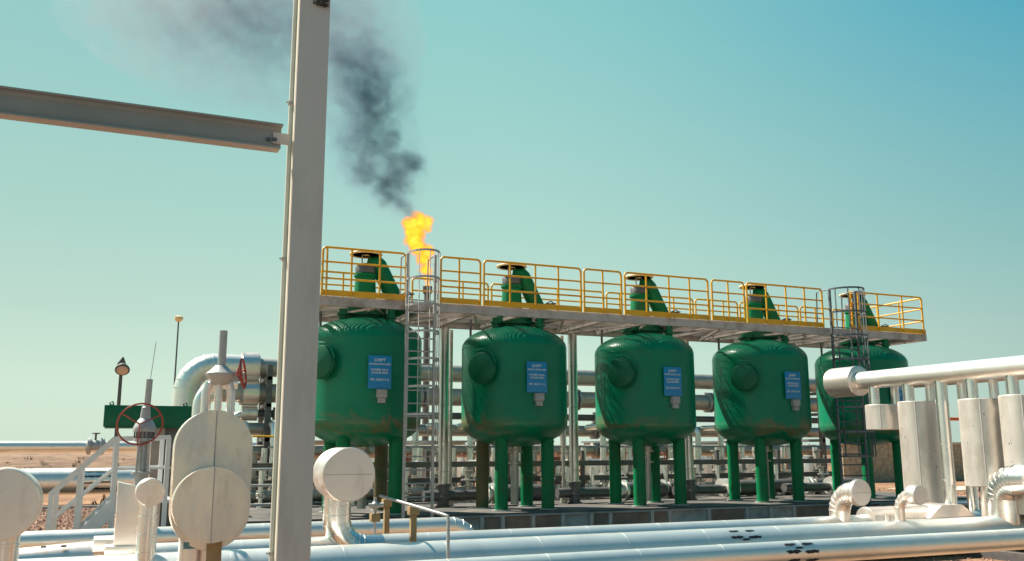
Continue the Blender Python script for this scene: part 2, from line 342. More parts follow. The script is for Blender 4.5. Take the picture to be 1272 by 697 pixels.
def make_tank():
    X = 0; O = Vector((X, TY, ZS))
    t = thing('storage_tank', O, 'x', 'tank', 'green tanks in a row on the skid')
    c = Vector((X, TY, 0)); z0, z1, hh = 2.48, 4.30, .57
    prof = [(z0 - hh*math.sin(a), TR*math.cos(a)) for a in [PI/2*(1-k/14) for k in range(15)]]
    prof += [(z0+.02, TR), (z0+.10, TR), (z1-.10, TR), (z1-.02, TR)]
    prof += [(z1 + hh*math.sin(a), TR*math.cos(a)) for a in [PI/2*k/14 for k in range(15)]]
    vm = MB().lathe(c, ZV, prof, 96)
    for zz in (z0+.01, z1-.01, z0+.95): vm.lathe(c+ZV*zz, ZV, [(-.012, TR-.004), (-.008, TR+.003), (.008, TR+.003), (.012, TR-.004)], 96)
    vm.build('vessel', M['green'], t, ang=50)
    # legs with base plates
    for i, (sx, sy) in enumerate(((-1, 1), (-1, -1), (1, 1), (1, -1))):
        lx, ly = X + sx*.60, TY + sy*.60
        lg = MB().tube((lx, ly, ZS+.02), (lx, ly, 2.5), .155, 24).build('leg', M['green_leg'], t)
        MB().tube((lx, ly, ZS+.001), (lx, ly, ZS+.024), .215, 20).build('base_plate', M['galv'], lg)
    # manway
    a = math.radians(215); d = Vector((math.cos(a), math.sin(a), 0)); mc = c + d*(TR-.1) + ZV*(CAMH+1.88)
    mw = MB().lathe(mc, d, [(0, .30), (.22, .30), (.225, .375), (.27, .375), (.275, .36), (.32, .345), (.335, .30), (.345, 0)], 40).build('manway', M['dkgreen'], t)
    ex = Vector((-math.sin(a), math.cos(a), 0))
    MB().sweep([mc + d*.30 + ZV*.10 + ex*.43] + arc(mc + d*.31, ex, ZV, .43, .25, 1.9, 8), .016, 8).build('davit', M['green'], mw)
    # plate
    sg = c + Vector((-.02, -(TR+.06), 0)); zc = CAMH + 1.66
    pl = MB().box((sg.x-.26, sg.y, zc-.36), (sg.x+.26, sg.y+.012, zc+.36)).build('name_plate', M['blue'], t, bevel=.003)
    tb = MB(); text_mb([('JGMPT', .085, .235), ('PRODUCTION UNIT', .052, .155), ('POWER GALA', .062, .03), ('SULFUR SEPA', .062, -.035), ('MR. 203/C11-A', .066, -.185)], (sg.x, sg.y-.003, zc), 270, tb)
    # text x axis must run to +X when facing -Y
    tb.build('lettering', M['white'], pl)
    MB().box((sg.x-.2, sg.y+.014, zc-.3), (sg.x-.16, sg.y+.07, zc+.3)).box((sg.x+.16, sg.y+.014, zc-.3), (sg.x+.2, sg.y+.07, zc+.3)).build('bracket', M['dkgreen'], pl)
    jb = MB().box((sg.x-.06, sg.y-.06, zc-.55), (sg.x+.16, sg.y+.06, zc-.375)).build('junction_box', M['box'], t, bevel=.008)
    MB().box((sg.x-.03, sg.y-.04, zc-.665), (sg.x+.13, sg.y+.05, zc-.555)).build('cable_gland', M['box'], jb, bevel=.006)
    # top gear
    zt = z1 + hh
    MB().tube((X-.62, TY-.30, zt-.14), (X-.62, TY-.30, ZD-.12), .09, 16).tube((X-.62, TY-.30, zt+.0), (X-.62, TY-.30, zt+.05), .14, 16).build('nozzle', M['dkgreen'], t)
    MB().tube((X+.42, TY-.62, zt-.30), (X+.42, TY-.62, ZD-.06), .085, 16).tube((X+.42, TY-.62, zt-.06), (X+.42, TY-.62, zt-.02), .13, 16).build('nozzle', M['green'], t)
    MB().tube((X, TY, zt-.08), (X, TY, ZD+.02), .46, 32).tube((X, TY, zt+.02), (X, TY, zt+.07), .56, 32).build('neck', M['dkgreen'], t)
    MB().lathe((X-.02, TY+.1, ZD+.01), ZV, [(0, .34), (.06, .34), (.065, .27), (.62, .24), (.70, .235), (.72, .27), (.78, .27), (.80, .22)], 32).build('bonnet', M['green_leg'], t)
    MB().lathe((X-.02, TY+.1, ZD+.815), ZV, [(0, .235), (.14, .245), (.2, .21), (.24, .11)], 32).build('gearbox', M['dkpipe'], t)
    for sx in (-.09, .09):
        MB().tube((X+sx-.02, TY+.1, ZD+1.04), (X+sx-.02, TY+.1, ZD+1.27), .016, 8).build('stem', M['galv'], t)
    hw = MB().torus((X-.02, TY+.1, ZD+1.28), ZV, .36, .030, 40, 8).lathe((X-.02, TY+.1, ZD+1.265), ZV, [(0, .31), (.012, .345), (.024, .345), (.024, .31), (0, .31)], 40).lathe((X-.02, TY+.1, ZD+1.255), ZV, [(0, .07), (.05, .07)], 16)
    for k in range(5):
        an = k*2*PI/5; hw.bar((X-.02, TY+.1, ZD+1.28), (X-.02+.36*math.cos(an), TY+.1+.36*math.sin(an), ZD+1.28), .035, .02)
    hw.build('handwheel', M['wheel_y'], t)
    # slanting arm
    pts = [(X+.08, TY+.1, ZD+1.0), (X+.14, TY+.1, ZD+1.09), (X+.22, TY+.1, ZD+1.10), (X+.29, TY+.1, ZD+1.03), (X+.36, TY+.1, ZD+.90), (X+.82, TY+.1, ZD+.02), (X+.89, TY+.1, ZD-.12)]
    MB().sweep(pts, .165, 20, rs=[.10, .17, .195, .20, .20, .20, .20]).build('slanting_pipe', M['green_leg'], t)
    lever = MB().bar((X+.80, TY-.1, ZD+.33), (X+1.12, TY-.1, ZD+.37), .05, .04).bar((X+.86, TY-.1, ZD+.38), (X+1.02, TY-.1, ZD+.24), .04, .05).torus((X+.95, TY-.14, ZD+.32), (0, 1, .2), .09, .015, 20, 6)
    lever.build('lever', M['dkpipe'], t)
    # bottom outlet
    MB().lathe((X, TY, ZS+.1), ZV, [(0, .10), (.95, .10), (.952, .17), (1.0, .17), (1.005, .10), (1.22, .10), (1.225, .19), (1.27, .19), (1.275, .14), (1.55, .14)], 24).build('outlet_pipe', M['steelpipe'], t)
    # thin pipe down the far side
    MB().tube((X-.95, TY+.55, 4.3), (X-.95, TY+.55, ZD-.07), .032, 8).build('vent_pipe', M['dkpipe'], t)
    return t
tank0 = make_tank()
TL = ['green tank just beside the tall cream steel column, behind the round white cap', 'green tank with a dusty brown far leg, second along the row',
      'green tank in the middle of the row of five', 'green tank in the row next to the one behind the dark caged ladder', 'green tank at the far end of the row behind the dark caged ladder']
tanks = []
for i, x in enumerate(TX):
    t = tank0 if i == 0 else dup(tank0, (x, TY, ZS))
    t.location = (x, TY, ZS); t['label'] = TL[i]; tanks.append(t)
    legs = [c for c in t.children if c.name.startswith('leg')]
    if i == 1:
        for k in (0,):
            o = legs[k]; o.data = o.data.copy(); o.data.materials[0] = M['brown_leg']; o['label'] = 'leg coated in brown dust'
lg0 = [c for c in tank0.children if c.name.startswith('leg')][2]
lg0.data = lg0.data.copy(); lg0.data.materials[0] = M['brown_leg']; lg0['label'] = 'leg coated in brown dust'

# ------------------------------------------------------------------ skid
def skid():
    x0, x1, y0, y1 = 2.6, 23.4, 19.36, 26.2
    t = thing('equipment_skid', ((x0+x1)/2, (y0+y1)/2, 0), 'low grey steel skid carrying the green tanks', 'skid')
    MB().box((x0, y0, ZS-.035), (x1, y1, ZS)).build('top_plate', M['skid_top'], t)
    ch = MB().box((x0, y0+.03, .10), (x1, y0+.05, ZS-.037)).box((x0, y0-.03, .0), (x1, y0+.10, .098)).box((x0, y0-.02, ZS-.075), (x1, y0+.028, ZS-.037))
    ch.build('edge_beam', M['concrete'], t)
    rnd = random.Random(5); x = x0+.5; k = 0
    while x < x1-.3:
        MB().box((x, y0-.03, .101), (x+.09, y0+.028, ZS-.077)).build('stiffener', M['galv'], t)
        nx = x + rnd.choice([1.15, .75, 1.45, .5])
        if rnd.random() < .8 and nx-x > .4:
            MB().box((x+.12, y0+.012, .115), (min(nx, x1)-.04, y0+.028, ZS-.09)).build('infill_panel', M['rustpanel'], t)
        x = nx; k += 1
    MB().box((x0+.1, y0+.3, 0), (x1-.1, y1-.2, ZS-.037)).build('core', M['dkpipe'], t)
skid()

# ------------------------------------------------------------------ platform with railings
DX0, DX1, DY0, DY1 = 3.78, 21.75, 19.44, 22.15
def rail_panel(a, b, post_xs, z, h=1.07, r=.026, toe=True):
    """a, b ends along the panel; posts at fractions"""
    a = Vector(a); b = Vector(b); d = (b-a).normalized(); m = MB(); R = .09; up = ZV
    A = a + up*z; B = b + up*z
    pts = [A, A+up*(h-R)] + arc(A+up*(h-R)+d*R, -d, up, R, 0, PI/2, 5)[1:] + arc(B+up*(h-R)-d*R, up, d, R, 0, PI/2, 5) + [B]
    m.sweep(pts, r, 8)
    for q in (.36, .70): m.tube(A+up*h*q, B+up*h*q, r*.85, 8)
    for f in post_xs: m.tube(A+(b-a)*f, A+(b-a)*f+up*h, r*.9, 8)
    return m
def deck():
    t = thing('platform', ((DX0+DX1)/2, (DY0+DY1)/2, ZD-.2), 'long raised steel platform with yellow railings above the green tanks', 'platform')
    zt = ZD
    # grating: bearing bars along the row and cross rods
    g = MB(); y = DY0+.07; 
    while y < DY1-.07:
        g.box((DX0+.02, y, zt-.036), (DX1-.02, y+.006, zt)); y += .042
    x = DX0+.1
    while x < DX1-.05: g.box((x, DY0+.065, zt-.012), (x+.008, DY1-.065, zt-.001)); x += .10
    g.build('grating', M['deck'], t)
    for yy, s in ((DY0, 1), (DY1, -1)):
        MB().box((DX0, yy, zt-.20), (DX1, yy+s*.012, zt+.0)).box((DX0, yy+s*.013, zt-.199), (DX1, yy+s*.09, zt-.187)).box((DX0, yy+s*.013, zt-.062), (DX1, yy+s*.06, zt-.05)).build('edge_channel', M['deck'], t)
    for xx in (DX0, DX1-.012): MB().box((xx, DY0+.013, zt-.198), (xx+.012, DY1-.013, zt-.002)).build('end_channel', M['deck'], t)
    # cross beams and diagonal bracing below
    xs = [DX0+.35+k*(DX1-DX0-.7)/15 for k in range(16)]
    for k, xx in enumerate(xs):
        MB().box((xx-.006, DY0+.095, zt-.186), (xx+.006, DY1-.095, zt-.070)).box((xx-.05, DY0+.095, zt-.196), (xx+.05, DY1-.095, zt-.187)).build('cross_beam', M['deck'], t)
    for k in range(15):
        a, b = xs[k]+.06, xs[k+1]-.06; ya, yb = (DY0+.15, DY1-.15) if k % 2 else (DY1-.15, DY0+.15)
        MB().bar((a, ya, zt-.21), (b, yb, zt-.21), .06, .012).bar((a, ya+.03, zt-.185), (b, yb+.03, zt-.185), .006, .05).build('brace', M['deck'], t)
    # toe boards
    def toe(x0, x1, y):
        MB().box((x0, y-.007, zt+.004), (x1, y+.001, zt+.135)).build('toe_board', M['yellow'], t)
    fy = DY0 - .002
    def fx(u, v=340): return P(u, v, DY0-.02).x
    front = [(401, 504, [.05, .34, .68]), (547.5, 596.5, [.46]), (601, 721, [.26, .52, .76]), (725, 771, [.5]), (775.5, 878, [.25, .52, .77]), (883, 922.5, [.5]), (926, 1018.5, [.25, .51, .76]), (1052, 1141, [.12, .38, .72])]
    for i, (a, b, ps) in enumerate(front):
        xa, xb = fx(a), fx(b)
        if i == 0: xa = 4.03
        rail_panel((xa, DY0-.03, 0), (xb, DY0-.03, 0), ps, zt).build('railing', M['yellow'], t)
        toe(xa-.02, xb+.02, DY0-.0105)
    # far side
    x = DX0+.1; rnd = random.Random(2); L_ = [1.9, .95, 2.1, 1.15, 2.15, .85, 1.95, 1.5, 2.2, 1.2, .9]
    k = 0
    while x < DX1-.5:
        x2 = min(x+L_[k % len(L_)], DX1-.05)
        rail_panel((x, DY1+.03, 0), (x2, DY1+.03, 0), [.33, .66] if x2-x > 1.3 else [.5], zt).build('railing', M['yellow'], t)
        MB().box((x-.02, DY1+.002, zt+.004), (x2+.02, DY1+.008, zt+.135)).build('toe_board', M['yellow'], t)
        x = x2+.1; k += 1
    for xx in (DX1-.03, DX0+.03):
        rail_panel((xx, DY0+.06, 0), (xx, DY1-.06, 0), [.33, .66], zt).build('railing', M['yellow'], t)
    toe_e = MB().box((DX1+.002, DY0+.02, zt+.004), (DX1+.009, DY1-.02, zt+.135)); toe_e.build('toe_board', M['yellow'], t)
    # columns carrying the deck
    return t
plat = deck()
# silver stand pipes behind the tanks, that carry the platform and turn along the skid
def standpipe(x, label, flang=True, y=22.0):
    t = thing('stand_pipe', (x, y, ZS), label, 'pipe', 'silver stand pipes rising from the skid to the platform')
    zb = ZS+.30
    MB().tube((x, y, zb+.25), (x, y, ZD-.21), .125, 28).build('upright', M['bright'], t)
    MB().lathe((x, y, ZS+.001), ZV, [(0, .2), (.03, .2), (.04, .15), (.2, .15), (.21, .19), (.27, .19), (.28, .16), (.5, .16), (.51, .2), (.56, .2), (.565, .13)], 24).build('valve_body', M['dkpipe'], t)
    MB().tube((x-.5, y+.02, zb-.03), (x+1.17, y+.02, zb-.03), .13, 20).build('cross_pipe', M['dkpipe'], t)
    for z in (CAMH-.55, CAMH+1.1, CAMH+2.2): MB().tube((x, y, z), (x, y, z+.025), .134, 20).build('band', M['galv'], t)
    if flang:
        MB().lathe((x+1.16, y, zb), (1, 0, 0), [(0, .25), (.06, .25), (.065, .17), (.12, .17), (.125, .26), (.185, .26), (.19, .19), (.30, .22), (.31, .28), (.38, .28)], 28).build('flange', M['alu'], t)
        MB().lathe((x+1.53, y, zb), (1, 0, 0), [(0, .19), (.15, .215), (1.15, .215), (1.3, .16)], 24).build('strainer', M['dkpipe'], t)
for i, u in enumerate((551.5, 712, 853, 985)):
    standpipe(P(u, 500, 22.0).x, 'silver stand pipe between ' + ['the first and second green tanks', 'the second and third green tanks', 'the third and fourth green tanks', 'the fourth and fifth green tanks'][i])
for i, u in enumerate((699, 843, 560)):
    x = P(u, 500, 22.3).x
    m = MB().tube((x, 22.3, ZS+.15), (x, 22.3, ZD-.21), .045, 12)
    for z in (1.2, 2.4, 3.6): m.tube((x, 22.3, z), (x, 22.3, z+.05), .06, 12)
    o = m.tube((x, 22.3, ZS+.001), (x, 22.3, ZS+.15), .1, 12).build('riser_pipe', M['steelpipe'], origin=(x, 22.3, ZS))
    tag(o, 'thin grey riser pipe beside the stand pipe ' + ['behind the second green tank', 'behind the third green tank', 'nearest the silver caged ladder'][i], 'pipe', 'thin risers beside the stand pipes')

# ------------------------------------------------------------------ caged ladders
def ladder(xl, xr, y, z0, ztop, m, label, cage_lo, name='caged_ladder'):
    t = thing(name, ((xl+xr)/2, y, z0), label, 'ladder', 'caged ladders up to the platform')
    for x in (xl, xr):
        MB().bar((x, y, z0), (x, y, ztop), .055, .055, (0, 1, 0)).build('stringer', m, t)
    z = z0+.28
    while z < ZD+.02:
        MB().tube((xl+.01, y, z), (xr-.01, y, z), .0165, 8).build('rung', m, t); z += .285
    cx = (xl+xr)/2; rx = (xr-xl)/2+.06; ry = .62
    def cp(a): return Vector((cx + rx*math.cos(a), y - ry*math.sin(a) if 0 < a < PI else y, 0))
    zz = [cage_lo + k*(ztop-.02-cage_lo)/7 for k in range(8)]
    for z in zz:
        pts = [Vector((xr, y, z))] + [cp(PI*k/16) + ZV*z for k in range(1, 16)] + [Vector((xl, y, z))]
        h = MB()
        for p, q in zip(pts[:-1], pts[1:]): h.bar(p, q, .008, .05)
        h.build('hoop', m, t)
    for k in (2, 5, 8, 11, 14):
        p = cp(PI*k/16); h = MB().bar(p+ZV*(cage_lo-.02), p+ZV*(ztop), .010, .04, (0, 1, 0)); h.build('cage_bar', m, t)
    # return rails on the deck
    for x in (xl, xr):
        MB().sweep([(x, y, ztop-.02), (x, y+.12, ztop), (x, y+.5, ztop-.02), (x, y+.55, ZD+.02)], .018, 8).build('grab_rail', m, t)
    # wall brackets to the deck edge
    for x in (xl, xr):
        MB().bar((x, y+.01, ZD-.1), (x, DY0-.002, ZD-.1), .05, .012).build('bracket', m, t)
    return t
xl, xr = P(502.5, 560, 19.2).x, P(538, 560, 19.2).x
ladder(xl, xr, 19.22, .0, ZD+1.05, M['galv'], 'silver caged ladder in front of the first green tank under the flame', ZS+1.55)
xl2, xr2 = P(1040, 500, 19.2).x, P(1072, 500, 19.2).x
ladder(xl2, xr2, 19.22, .0, ZD+1.05, M['galv_dk'], 'dark grey caged ladder in front of the last green tank', ZS+1.2)
# yellow gate posts at the ladder openings
for (u, nm) in ((541, 'first'), (1055, 'second')):
    x = P(u, 340, 19.5).x
    m = MB().tube((x, 19.52, ZD+.001), (x, 19.52, ZD+1.05), .022, 8)
    for k in range(9): m.torus((x-.02, 19.5, ZD+.2+k*.1), (1, .6 if k % 2 else -.6, .3), .035, .009, 12, 6)
    o = m.build('safety_chain_post', M['yellow'], origin=(x, 19.52, ZD)); tag(o, 'yellow post with hanging chain at the top of the ' + ('silver' if nm == 'first' else 'dark') + ' ladder', 'gate post')

# ------------------------------------------------------------------ generic pipes
def bands(m, x0, x1, y, z, r, step=1.15, off=0):
    x = x0+off
    while x < x1:
        m.lathe((x, y, z), (1, 0, 0), [(0, r-.001), (.0008, r+.0014), (.035, r+.0014), (.0358, r-.001)], 40); x += step
def pipe_x(name, x0, x1, y, z, r, mt, label, group=None, step=1.15, off=.3, n=40):
    m = MB().tube((x0, y, z), (x1, y, z), r, n)
    if step: bands(m, x0, x1, y, z, r, step, off)
    o = m.build(name, mt, origin=(x0, y, z)); tag(o, label, 'pipe', group)
    return o
# three big clad pipes in front
ZT = CAMH-1.22
GRP = 'clad pipes running along the ground before the tanks'
pA = pipe_x('clad_pipe', -12, 46, 13.5, ZT-.19, .19, M['alu'], 'clad pipe nearest the tanks, partly hidden behind the thicker one', GRP, 1.35)
pB = pipe_x('clad_pipe', -12, 46, 12.2, ZT-.30, .30, M['alu'], 'thick clad pipe with black marks running full width behind the front one', GRP, 1.4, .9)
pC = pipe_x('clad_pipe', 1.9, 46, 10.2, ZT-.16, .155, M['alu'], 'clad pipe closest to the bottom edge, with black marks and sandy underside', GRP, 1.25, .5)
# supports
for x in range(-10, 44, 6):
    s = thing('pipe_support', (x, 12, 0), ORD[(x+10)//6] + ' low steel sleeper under the clad pipes counted along the row', 'pipe support', 'sleepers under the clad pipes')
    MB().box((x-.1, 9.7, .004), (x+.1, 16.8, .14)).build('beam', M['dkpipe'], s)
    for y, r, zc in ((13.5, .19, ZT-.19), (12.2, .30, ZT-.30), (10.2, .155, ZT-.16)):
        if y == 10.2 and x < 2: continue
        MB().box((x-.05, y-.08, .142), (x+.05, y+.08, zc-r+.01)).build('saddle', M['galv'], s)
# A2 : short pipe that turns down
y = 16.2; r = .17; z = ZT-.16; xe = P(578, 650, y).x
pts = [(-1.5, y, z), (xe-.3, y, z)] + [tuple(p) for p in arc((xe-.3, y, z-.42), (0, 0, 1), (1, 0, 0), .42, 0, PI/2, 8)[1:]] + [(xe+.12, y, .02)]
b = MB().sweep(pts, r, 32); bands(b, -1.4, xe-.5, y, z, r, 1.3)
for k in range(5):
    a = PI/2*k/5+.1; c = Vector((xe-.3, y, z-.42)) + Vector((math.sin(a), 0, math.cos(a)))*.42; d = Vector((math.cos(a), 0, -math.sin(a)))
    b.lathe(c, d, [(0, r), (.003, r+.006), (.02, r+.006), (.023, r)], 32)
pA2 = tag(b.build('clad_pipe', M['alu'], origin=(0, y, z)), 'clad pipe that bends down into the ground before the skid', 'pipe', GRP)
# black marks, ragged flat patches laid over the pipe surface
def marks(pipe, y, z, r, spots, sx=.075, name='black_marking'):
    """spots: (x, angle above the horizontal facing the viewer in degrees, scale)"""
    rnd = random.Random(11)
    for x, adeg, s in spots:
        m = MB(); nseg = 22; base = math.radians(adeg); vs = [(x, y-(r+.004)*math.cos(base), z+(r+.004)*math.sin(base))]
        for k in range(nseg):
            a = 2*PI*k/nseg; rr = (1 + .55*math.cos(2*a)*.5 + rnd.uniform(-.22, .22))
            dx = math.cos(a)*sx*s*rr*1.25; da = math.sin(a)*.030*s*rr/r
            vs.append((x+dx, y-(r+.004)*math.cos(base+da), z+(r+.004)*math.sin(base+da)))
        m.add(vs, [(0, k+1, (k+1) % nseg+1) for k in range(nseg)]); m.build(name, M['black'], pipe)
def marks_px(pipe, y, z, r, pts, **k):
    sp = []
    for u, v, s in pts:
        # intersect viewing ray with the cylinder
        d = FW + RV*((u-CXP)/F_PX) - UV*((v-CYP)/F_PX); a = d.y**2+d.z**2; o = (0-y, CAMH-z); bq = d.y*o[0]+d.z*o[1]; cq = o[0]**2+o[1]**2-r*r
        D = bq*bq-a*cq
        if D < 0: continue
        t = (-bq-math.sqrt(D))/a; py = t*d.y-y; pz = CAMH+t*d.z-z
        sp.append((t*d.x, math.degrees(math.atan2(pz, -py)), s))
    marks(pipe, y, z, r, sp, **k)
marks_px(pB, 12.2, ZT-.30, .30, [(911, 660, .8), (931.5, 659.3, .8), (916, 667.5, 1.0), (927, 670, .7), (938, 667, 1.05)])
marks_px(pC, 10.2, ZT-.16, .155, [(981, 676.5, .85), (1003, 675.5, .85), (986.5, 685.5, 1.0), (993, 680.5, .6), (1009, 685, 1.0), (987, 696, .9), (1009, 695.5, .95)])

# discs / caps / elbows in the pipe field
def lobster(m, pts_c, r, n=28, ribs=8):
    m.sweep(pts_c, r, n)
def capped_elbow(name, x, y, zb, zc, r, yend, rcap, lcap, label, mt, seam=True, ribs=7):
    """rises from zb at (x,y), bends towards the viewer and ends in a fat cap with its flat disc at y=yend"""
    t = thing(name, (x, y, zb), label, 'capped pipe', 'round capped pipe ends among the clad pipes')
    R = max(.12, min(y-(yend+lcap), .4)) if y-(yend+lcap) > .12 else None
    if R:
        pts = [Vector((x, y, zb)), Vector((x, y, zc-R))] + arc((x, y-R, zc-R), (0, 1, 0), (0, 0, 1), R, 0, PI/2, 8)[1:] + [Vector((x, yend+lcap+.01, zc))]
        m = MB().sweep(pts, r, 28)
        for k in range(ribs):
            a = PI/2*(k+.5)/ribs; c = Vector((x, y-R+R*math.cos(a), zc-R+R*math.sin(a))); d = Vector((0, -math.sin(a), math.cos(a)))
            m.lathe(c, d, [(0, r), (.004, r+.010), (.02, r+.010), (.024, r)], 28)
        m.build('elbow', M['shiny'] if mt is M['alu'] else mt, t)
    else:
        m = MB().tube((x, y, zb), (x, y, zc), r, 28); 
        for k in range(3): m.lathe((x, y, zb+.1+k*(zc-zb-.2)/3), ZV, [(0, r), (.003, r+.006), (.03, r+.006), (.033, r)], 28)
        m.build('stem', M['shiny'] if mt is M['alu'] else mt, t)
    cp = MB().lathe((x, yend+lcap, zc), (0, -1, 0), [(0, rcap*.96), (.02, rcap), (lcap-.012, rcap), (lcap-.004, rcap-.004)], 56).build('cap', M['alu_dull'], t)
    fc = MB().lathe((x, yend+.003, zc), (0, -1, 0), [(0, rcap-.008), (.006, rcap-.012), (.008, 0)], 56).build('end_disc', M['alu_dull'], cp)
    if seam: MB().box((x-rcap+.02, yend-.0085, zc-.003), (x+rcap-.02, yend-.006, zc+.003)).build('seam', M['box'], fc)
    return t
# big white round cap beside the column (stem turns along pipe A)
xc = P(434, 589.5, 12.9); s_x = P(415, 640, 13.6).x
t = thing('capped_pipe', (s_x, 13.6, .3), 'big round white cap on a ribbed silver elbow, right beside the cream column', 'capped pipe', 'round capped pipe ends among the clad pipes')
zc = xc.z; xs_ = xc.x - .02
za = ZT-.19; R = .42; r = .20
pts = [Vector((xs_, 13.5, zc)), Vector((xs_, 13.5, za+R))] + arc((xs_+R, 13.5, za+R), (-1, 0, 0), (0, 0, -1), R, 0, PI/2, 8)[1:] + [Vector((xs_+R+.25, 13.5, za))]
m = MB().sweep(pts, r, 30)
for k in range(4): m.lathe((xs_, 13.5, za+R+.05+k*.14), ZV, [(0, r), (.004, r+.010), (.02, r+.010), (.024, r)], 30)
for k in range(6):
    a = PI/2*(k+.5)/6; c = Vector((xs_+R-R*math.cos(a), 13.5, za+R-R*math.sin(a))); d = Vector((math.sin(a), 0, -math.cos(a)))
    m.lathe(c, d, [(0, r), (.004, r+.010), (.02, r+.010), (.024, r)], 30)
m.build('elbow', M['shiny'], t)
cp = MB().lathe((xc.x, 13.62, zc), (0, -1, 0), [(0, .365), (.02, .375), (.70, .375), (.71, .370)], 64).build('cap', M['alu_dull'], t)
fm = MB().lathe((xc.x, 12.908, zc), (0, -1, 0), [(0, .366), (.006, .362), (.008, 0)], 64)
for k in range(14):
    a = 2*PI*k/14+.2; fm.lathe((xc.x+.335*math.cos(a), 12.902, zc+.335*math.sin(a)), (0, -1, 0), [(0, .008), (.004, .006), (.006, 0)], 8)
fc = fm.build('end_disc', M['alu_dull'], cp)
MB().box((xc.x-.35, 12.8965, zc-.003), (xc.x+.35, 12.899, zc+.003)).build('seam', M['box'], fc)

# elbows on the far side of the field
p = P(1066, 612, 13.0)
capped_elbow('capped_pipe', p.x, 13.5, ZT-.1, p.z, .185, 12.92, .235, .12, 'white ribbed elbow ending in a round cap, in front of the last green tank', M['alu_dull'])
p = P(1142, 615, 11.75)
tt = capped_elbow('capped_pipe', p.x, 12.2, ZT-.1, p.z, .085, 11.72, .165, .2, 'small silver elbow with a round cap, below the first tall clad cylinder', M['alu_dull'], seam=False, ribs=5)
MB().tube((p.x-.28, 12.2, ZT-.05), (p.x-.28, 12.2, ZT+.10), .05, 14).build('drain', M['alu_dull'], tt)
p = P(1285, 597, 11.5)
capped_elbow('capped_pipe', p.x, 12.2, ZT-.15, p.z, .27, 11.3, .34, .2, 'large ribbed silver elbow at the picture edge below the clad cylinders', M['alu'], ribs=8)
# left hand caps
p = P(0.5, 627, 9.9)
capped_elbow('capped_pipe', p.x, 10.2, .25, p.z, .17, 9.92, .335, .42, 'big round grey cap cut by the picture edge, on a vertical silver pipe', M['alu'], seam=False)
p = P(187, 612, 11.9)
capped_elbow('capped_pipe', p.x, 12.12, ZT-.1, p.z, .115, 11.92, .165, .34, 'small round cap on a silver vertical pipe beside the grey steps', M['alu'], seam=False)
# half-round vertical jacket behind it
a0 = P(147, 599, 12.75); a1 = P(179, 664, 12.75)
xm = (a0.x+a1.x)/2
t = thing('valve_jacket', (xm, 13.0, ZT), 'upright round-topped silver valve jacket beside the grey steps', 'valve jacket')
prof = [(a0.x, 0), (a1.x, 0)]
w_ = a1.x-a0.x; pp = [Vector((a0.x, 12.75, ZT-.05)), Vector((a1.x, 12.75, ZT-.05)), Vector((a1.x, 12.75, a0.z-w_*.75))] + arc((a0.x+w_*.35, 12.75, a0.z-w_*.75), (1, 0, 0), (0, 0, 1), w_*.65, .15, PI/2, 7) + [Vector((a0.x, 12.75, a0.z))]
MB().prism(pp, (0, .5, 0)).build('jacket', M['alu_dull'], t, bevel=.006)
MB().box((xm-w_*.8, 12.70, ZT-.04), (xm+w_*.6, 13.35, ZT+.05)).build('collar', M['alu_dull'], t, bevel=.01)
# sloped jacket over the flange on pipe A left
j0, j1 = P(22, 672, 13.4).x, P(150, 660, 13.4).x
t = thing('flange_jacket', (j0, 13.5, ZT-.3), 'long sloping silver flange jacket with two slots, on the clad pipe by the steps', 'flange jacket')
MB().lathe((j0, 13.5, ZT-.19), (1, 0, 0), [(0, .195), (.5, .23), (j1-j0-.02, .27), (j1-j0, .20)], 36).build('jacket', M['alu_dull'], t)
bx = P(112, 655, 13.3).x
MB().box((bx+.05, 13.15, ZT-.05), (bx+.62, 13.8, ZT+.10)).build('box', M['alu_dull'], t, bevel=.015)
for du in (55, 80):
    q = P(du, 669, 13.32); MB().box((q.x-.03, 13.30, ZT+.035-.02), (q.x+.03, 13.36, ZT+.035)).build('slot', M['black'], t)

# big oval valve jacket
oc = P(266, 556, 10.05); r_ = .385
lc = P(264, 627, 9.75); rl = .375
t = thing('oval_valve_jacket', (oc.x, 10.2, .3), 'tall oval clad valve with round lower disc, grey stem on top', 'valve', )
zt_ = oc.z
pp = arc((oc.x, 10.02, zt_), (1, 0, 0), (0, 0, 1), r_, 0, PI, 24) + arc((oc.x, 10.02, lc.z-.08), (1, 0, 0), (0, 0, 1), r_, PI, 2*PI, 24)
um = MB().prism(pp, (0, .34, 0))
for sgn in (-1, 1):
    qa = arc((oc.x, 0, zt_), (sgn, 0, 0), (0, 0, 1), r_-.006, 0, PI/2, 14) + [Vector((oc.x, 0, lc.z-.08-r_+.01))] + arc((oc.x, 0, lc.z-.08), (sgn, 0, 0), (0, 0, -1), r_-.006, PI/2, 0, 10)[1:]
    qv = [Vector((q.x, 10.018-.05*(1-abs(q.x-oc.x)/r_)-.003, q.z)) for q in qa]
    um.prism(qv, (0, .03, 0))
up = um.build('upper_jacket', M['weathered'], t, ang=12)
MB().box((oc.x-.006, 9.955, zt_-r_*.95), (oc.x+.006, 9.963, zt_+r_*.97)).build('seam', M['box'], up)
dm = MB().lathe((lc.x, 10.018, lc.z), (0, -1, 0), [(0, rl*.97), (.02, rl), (.22, rl), (.225, rl-.006), (.228, 0)], 64)
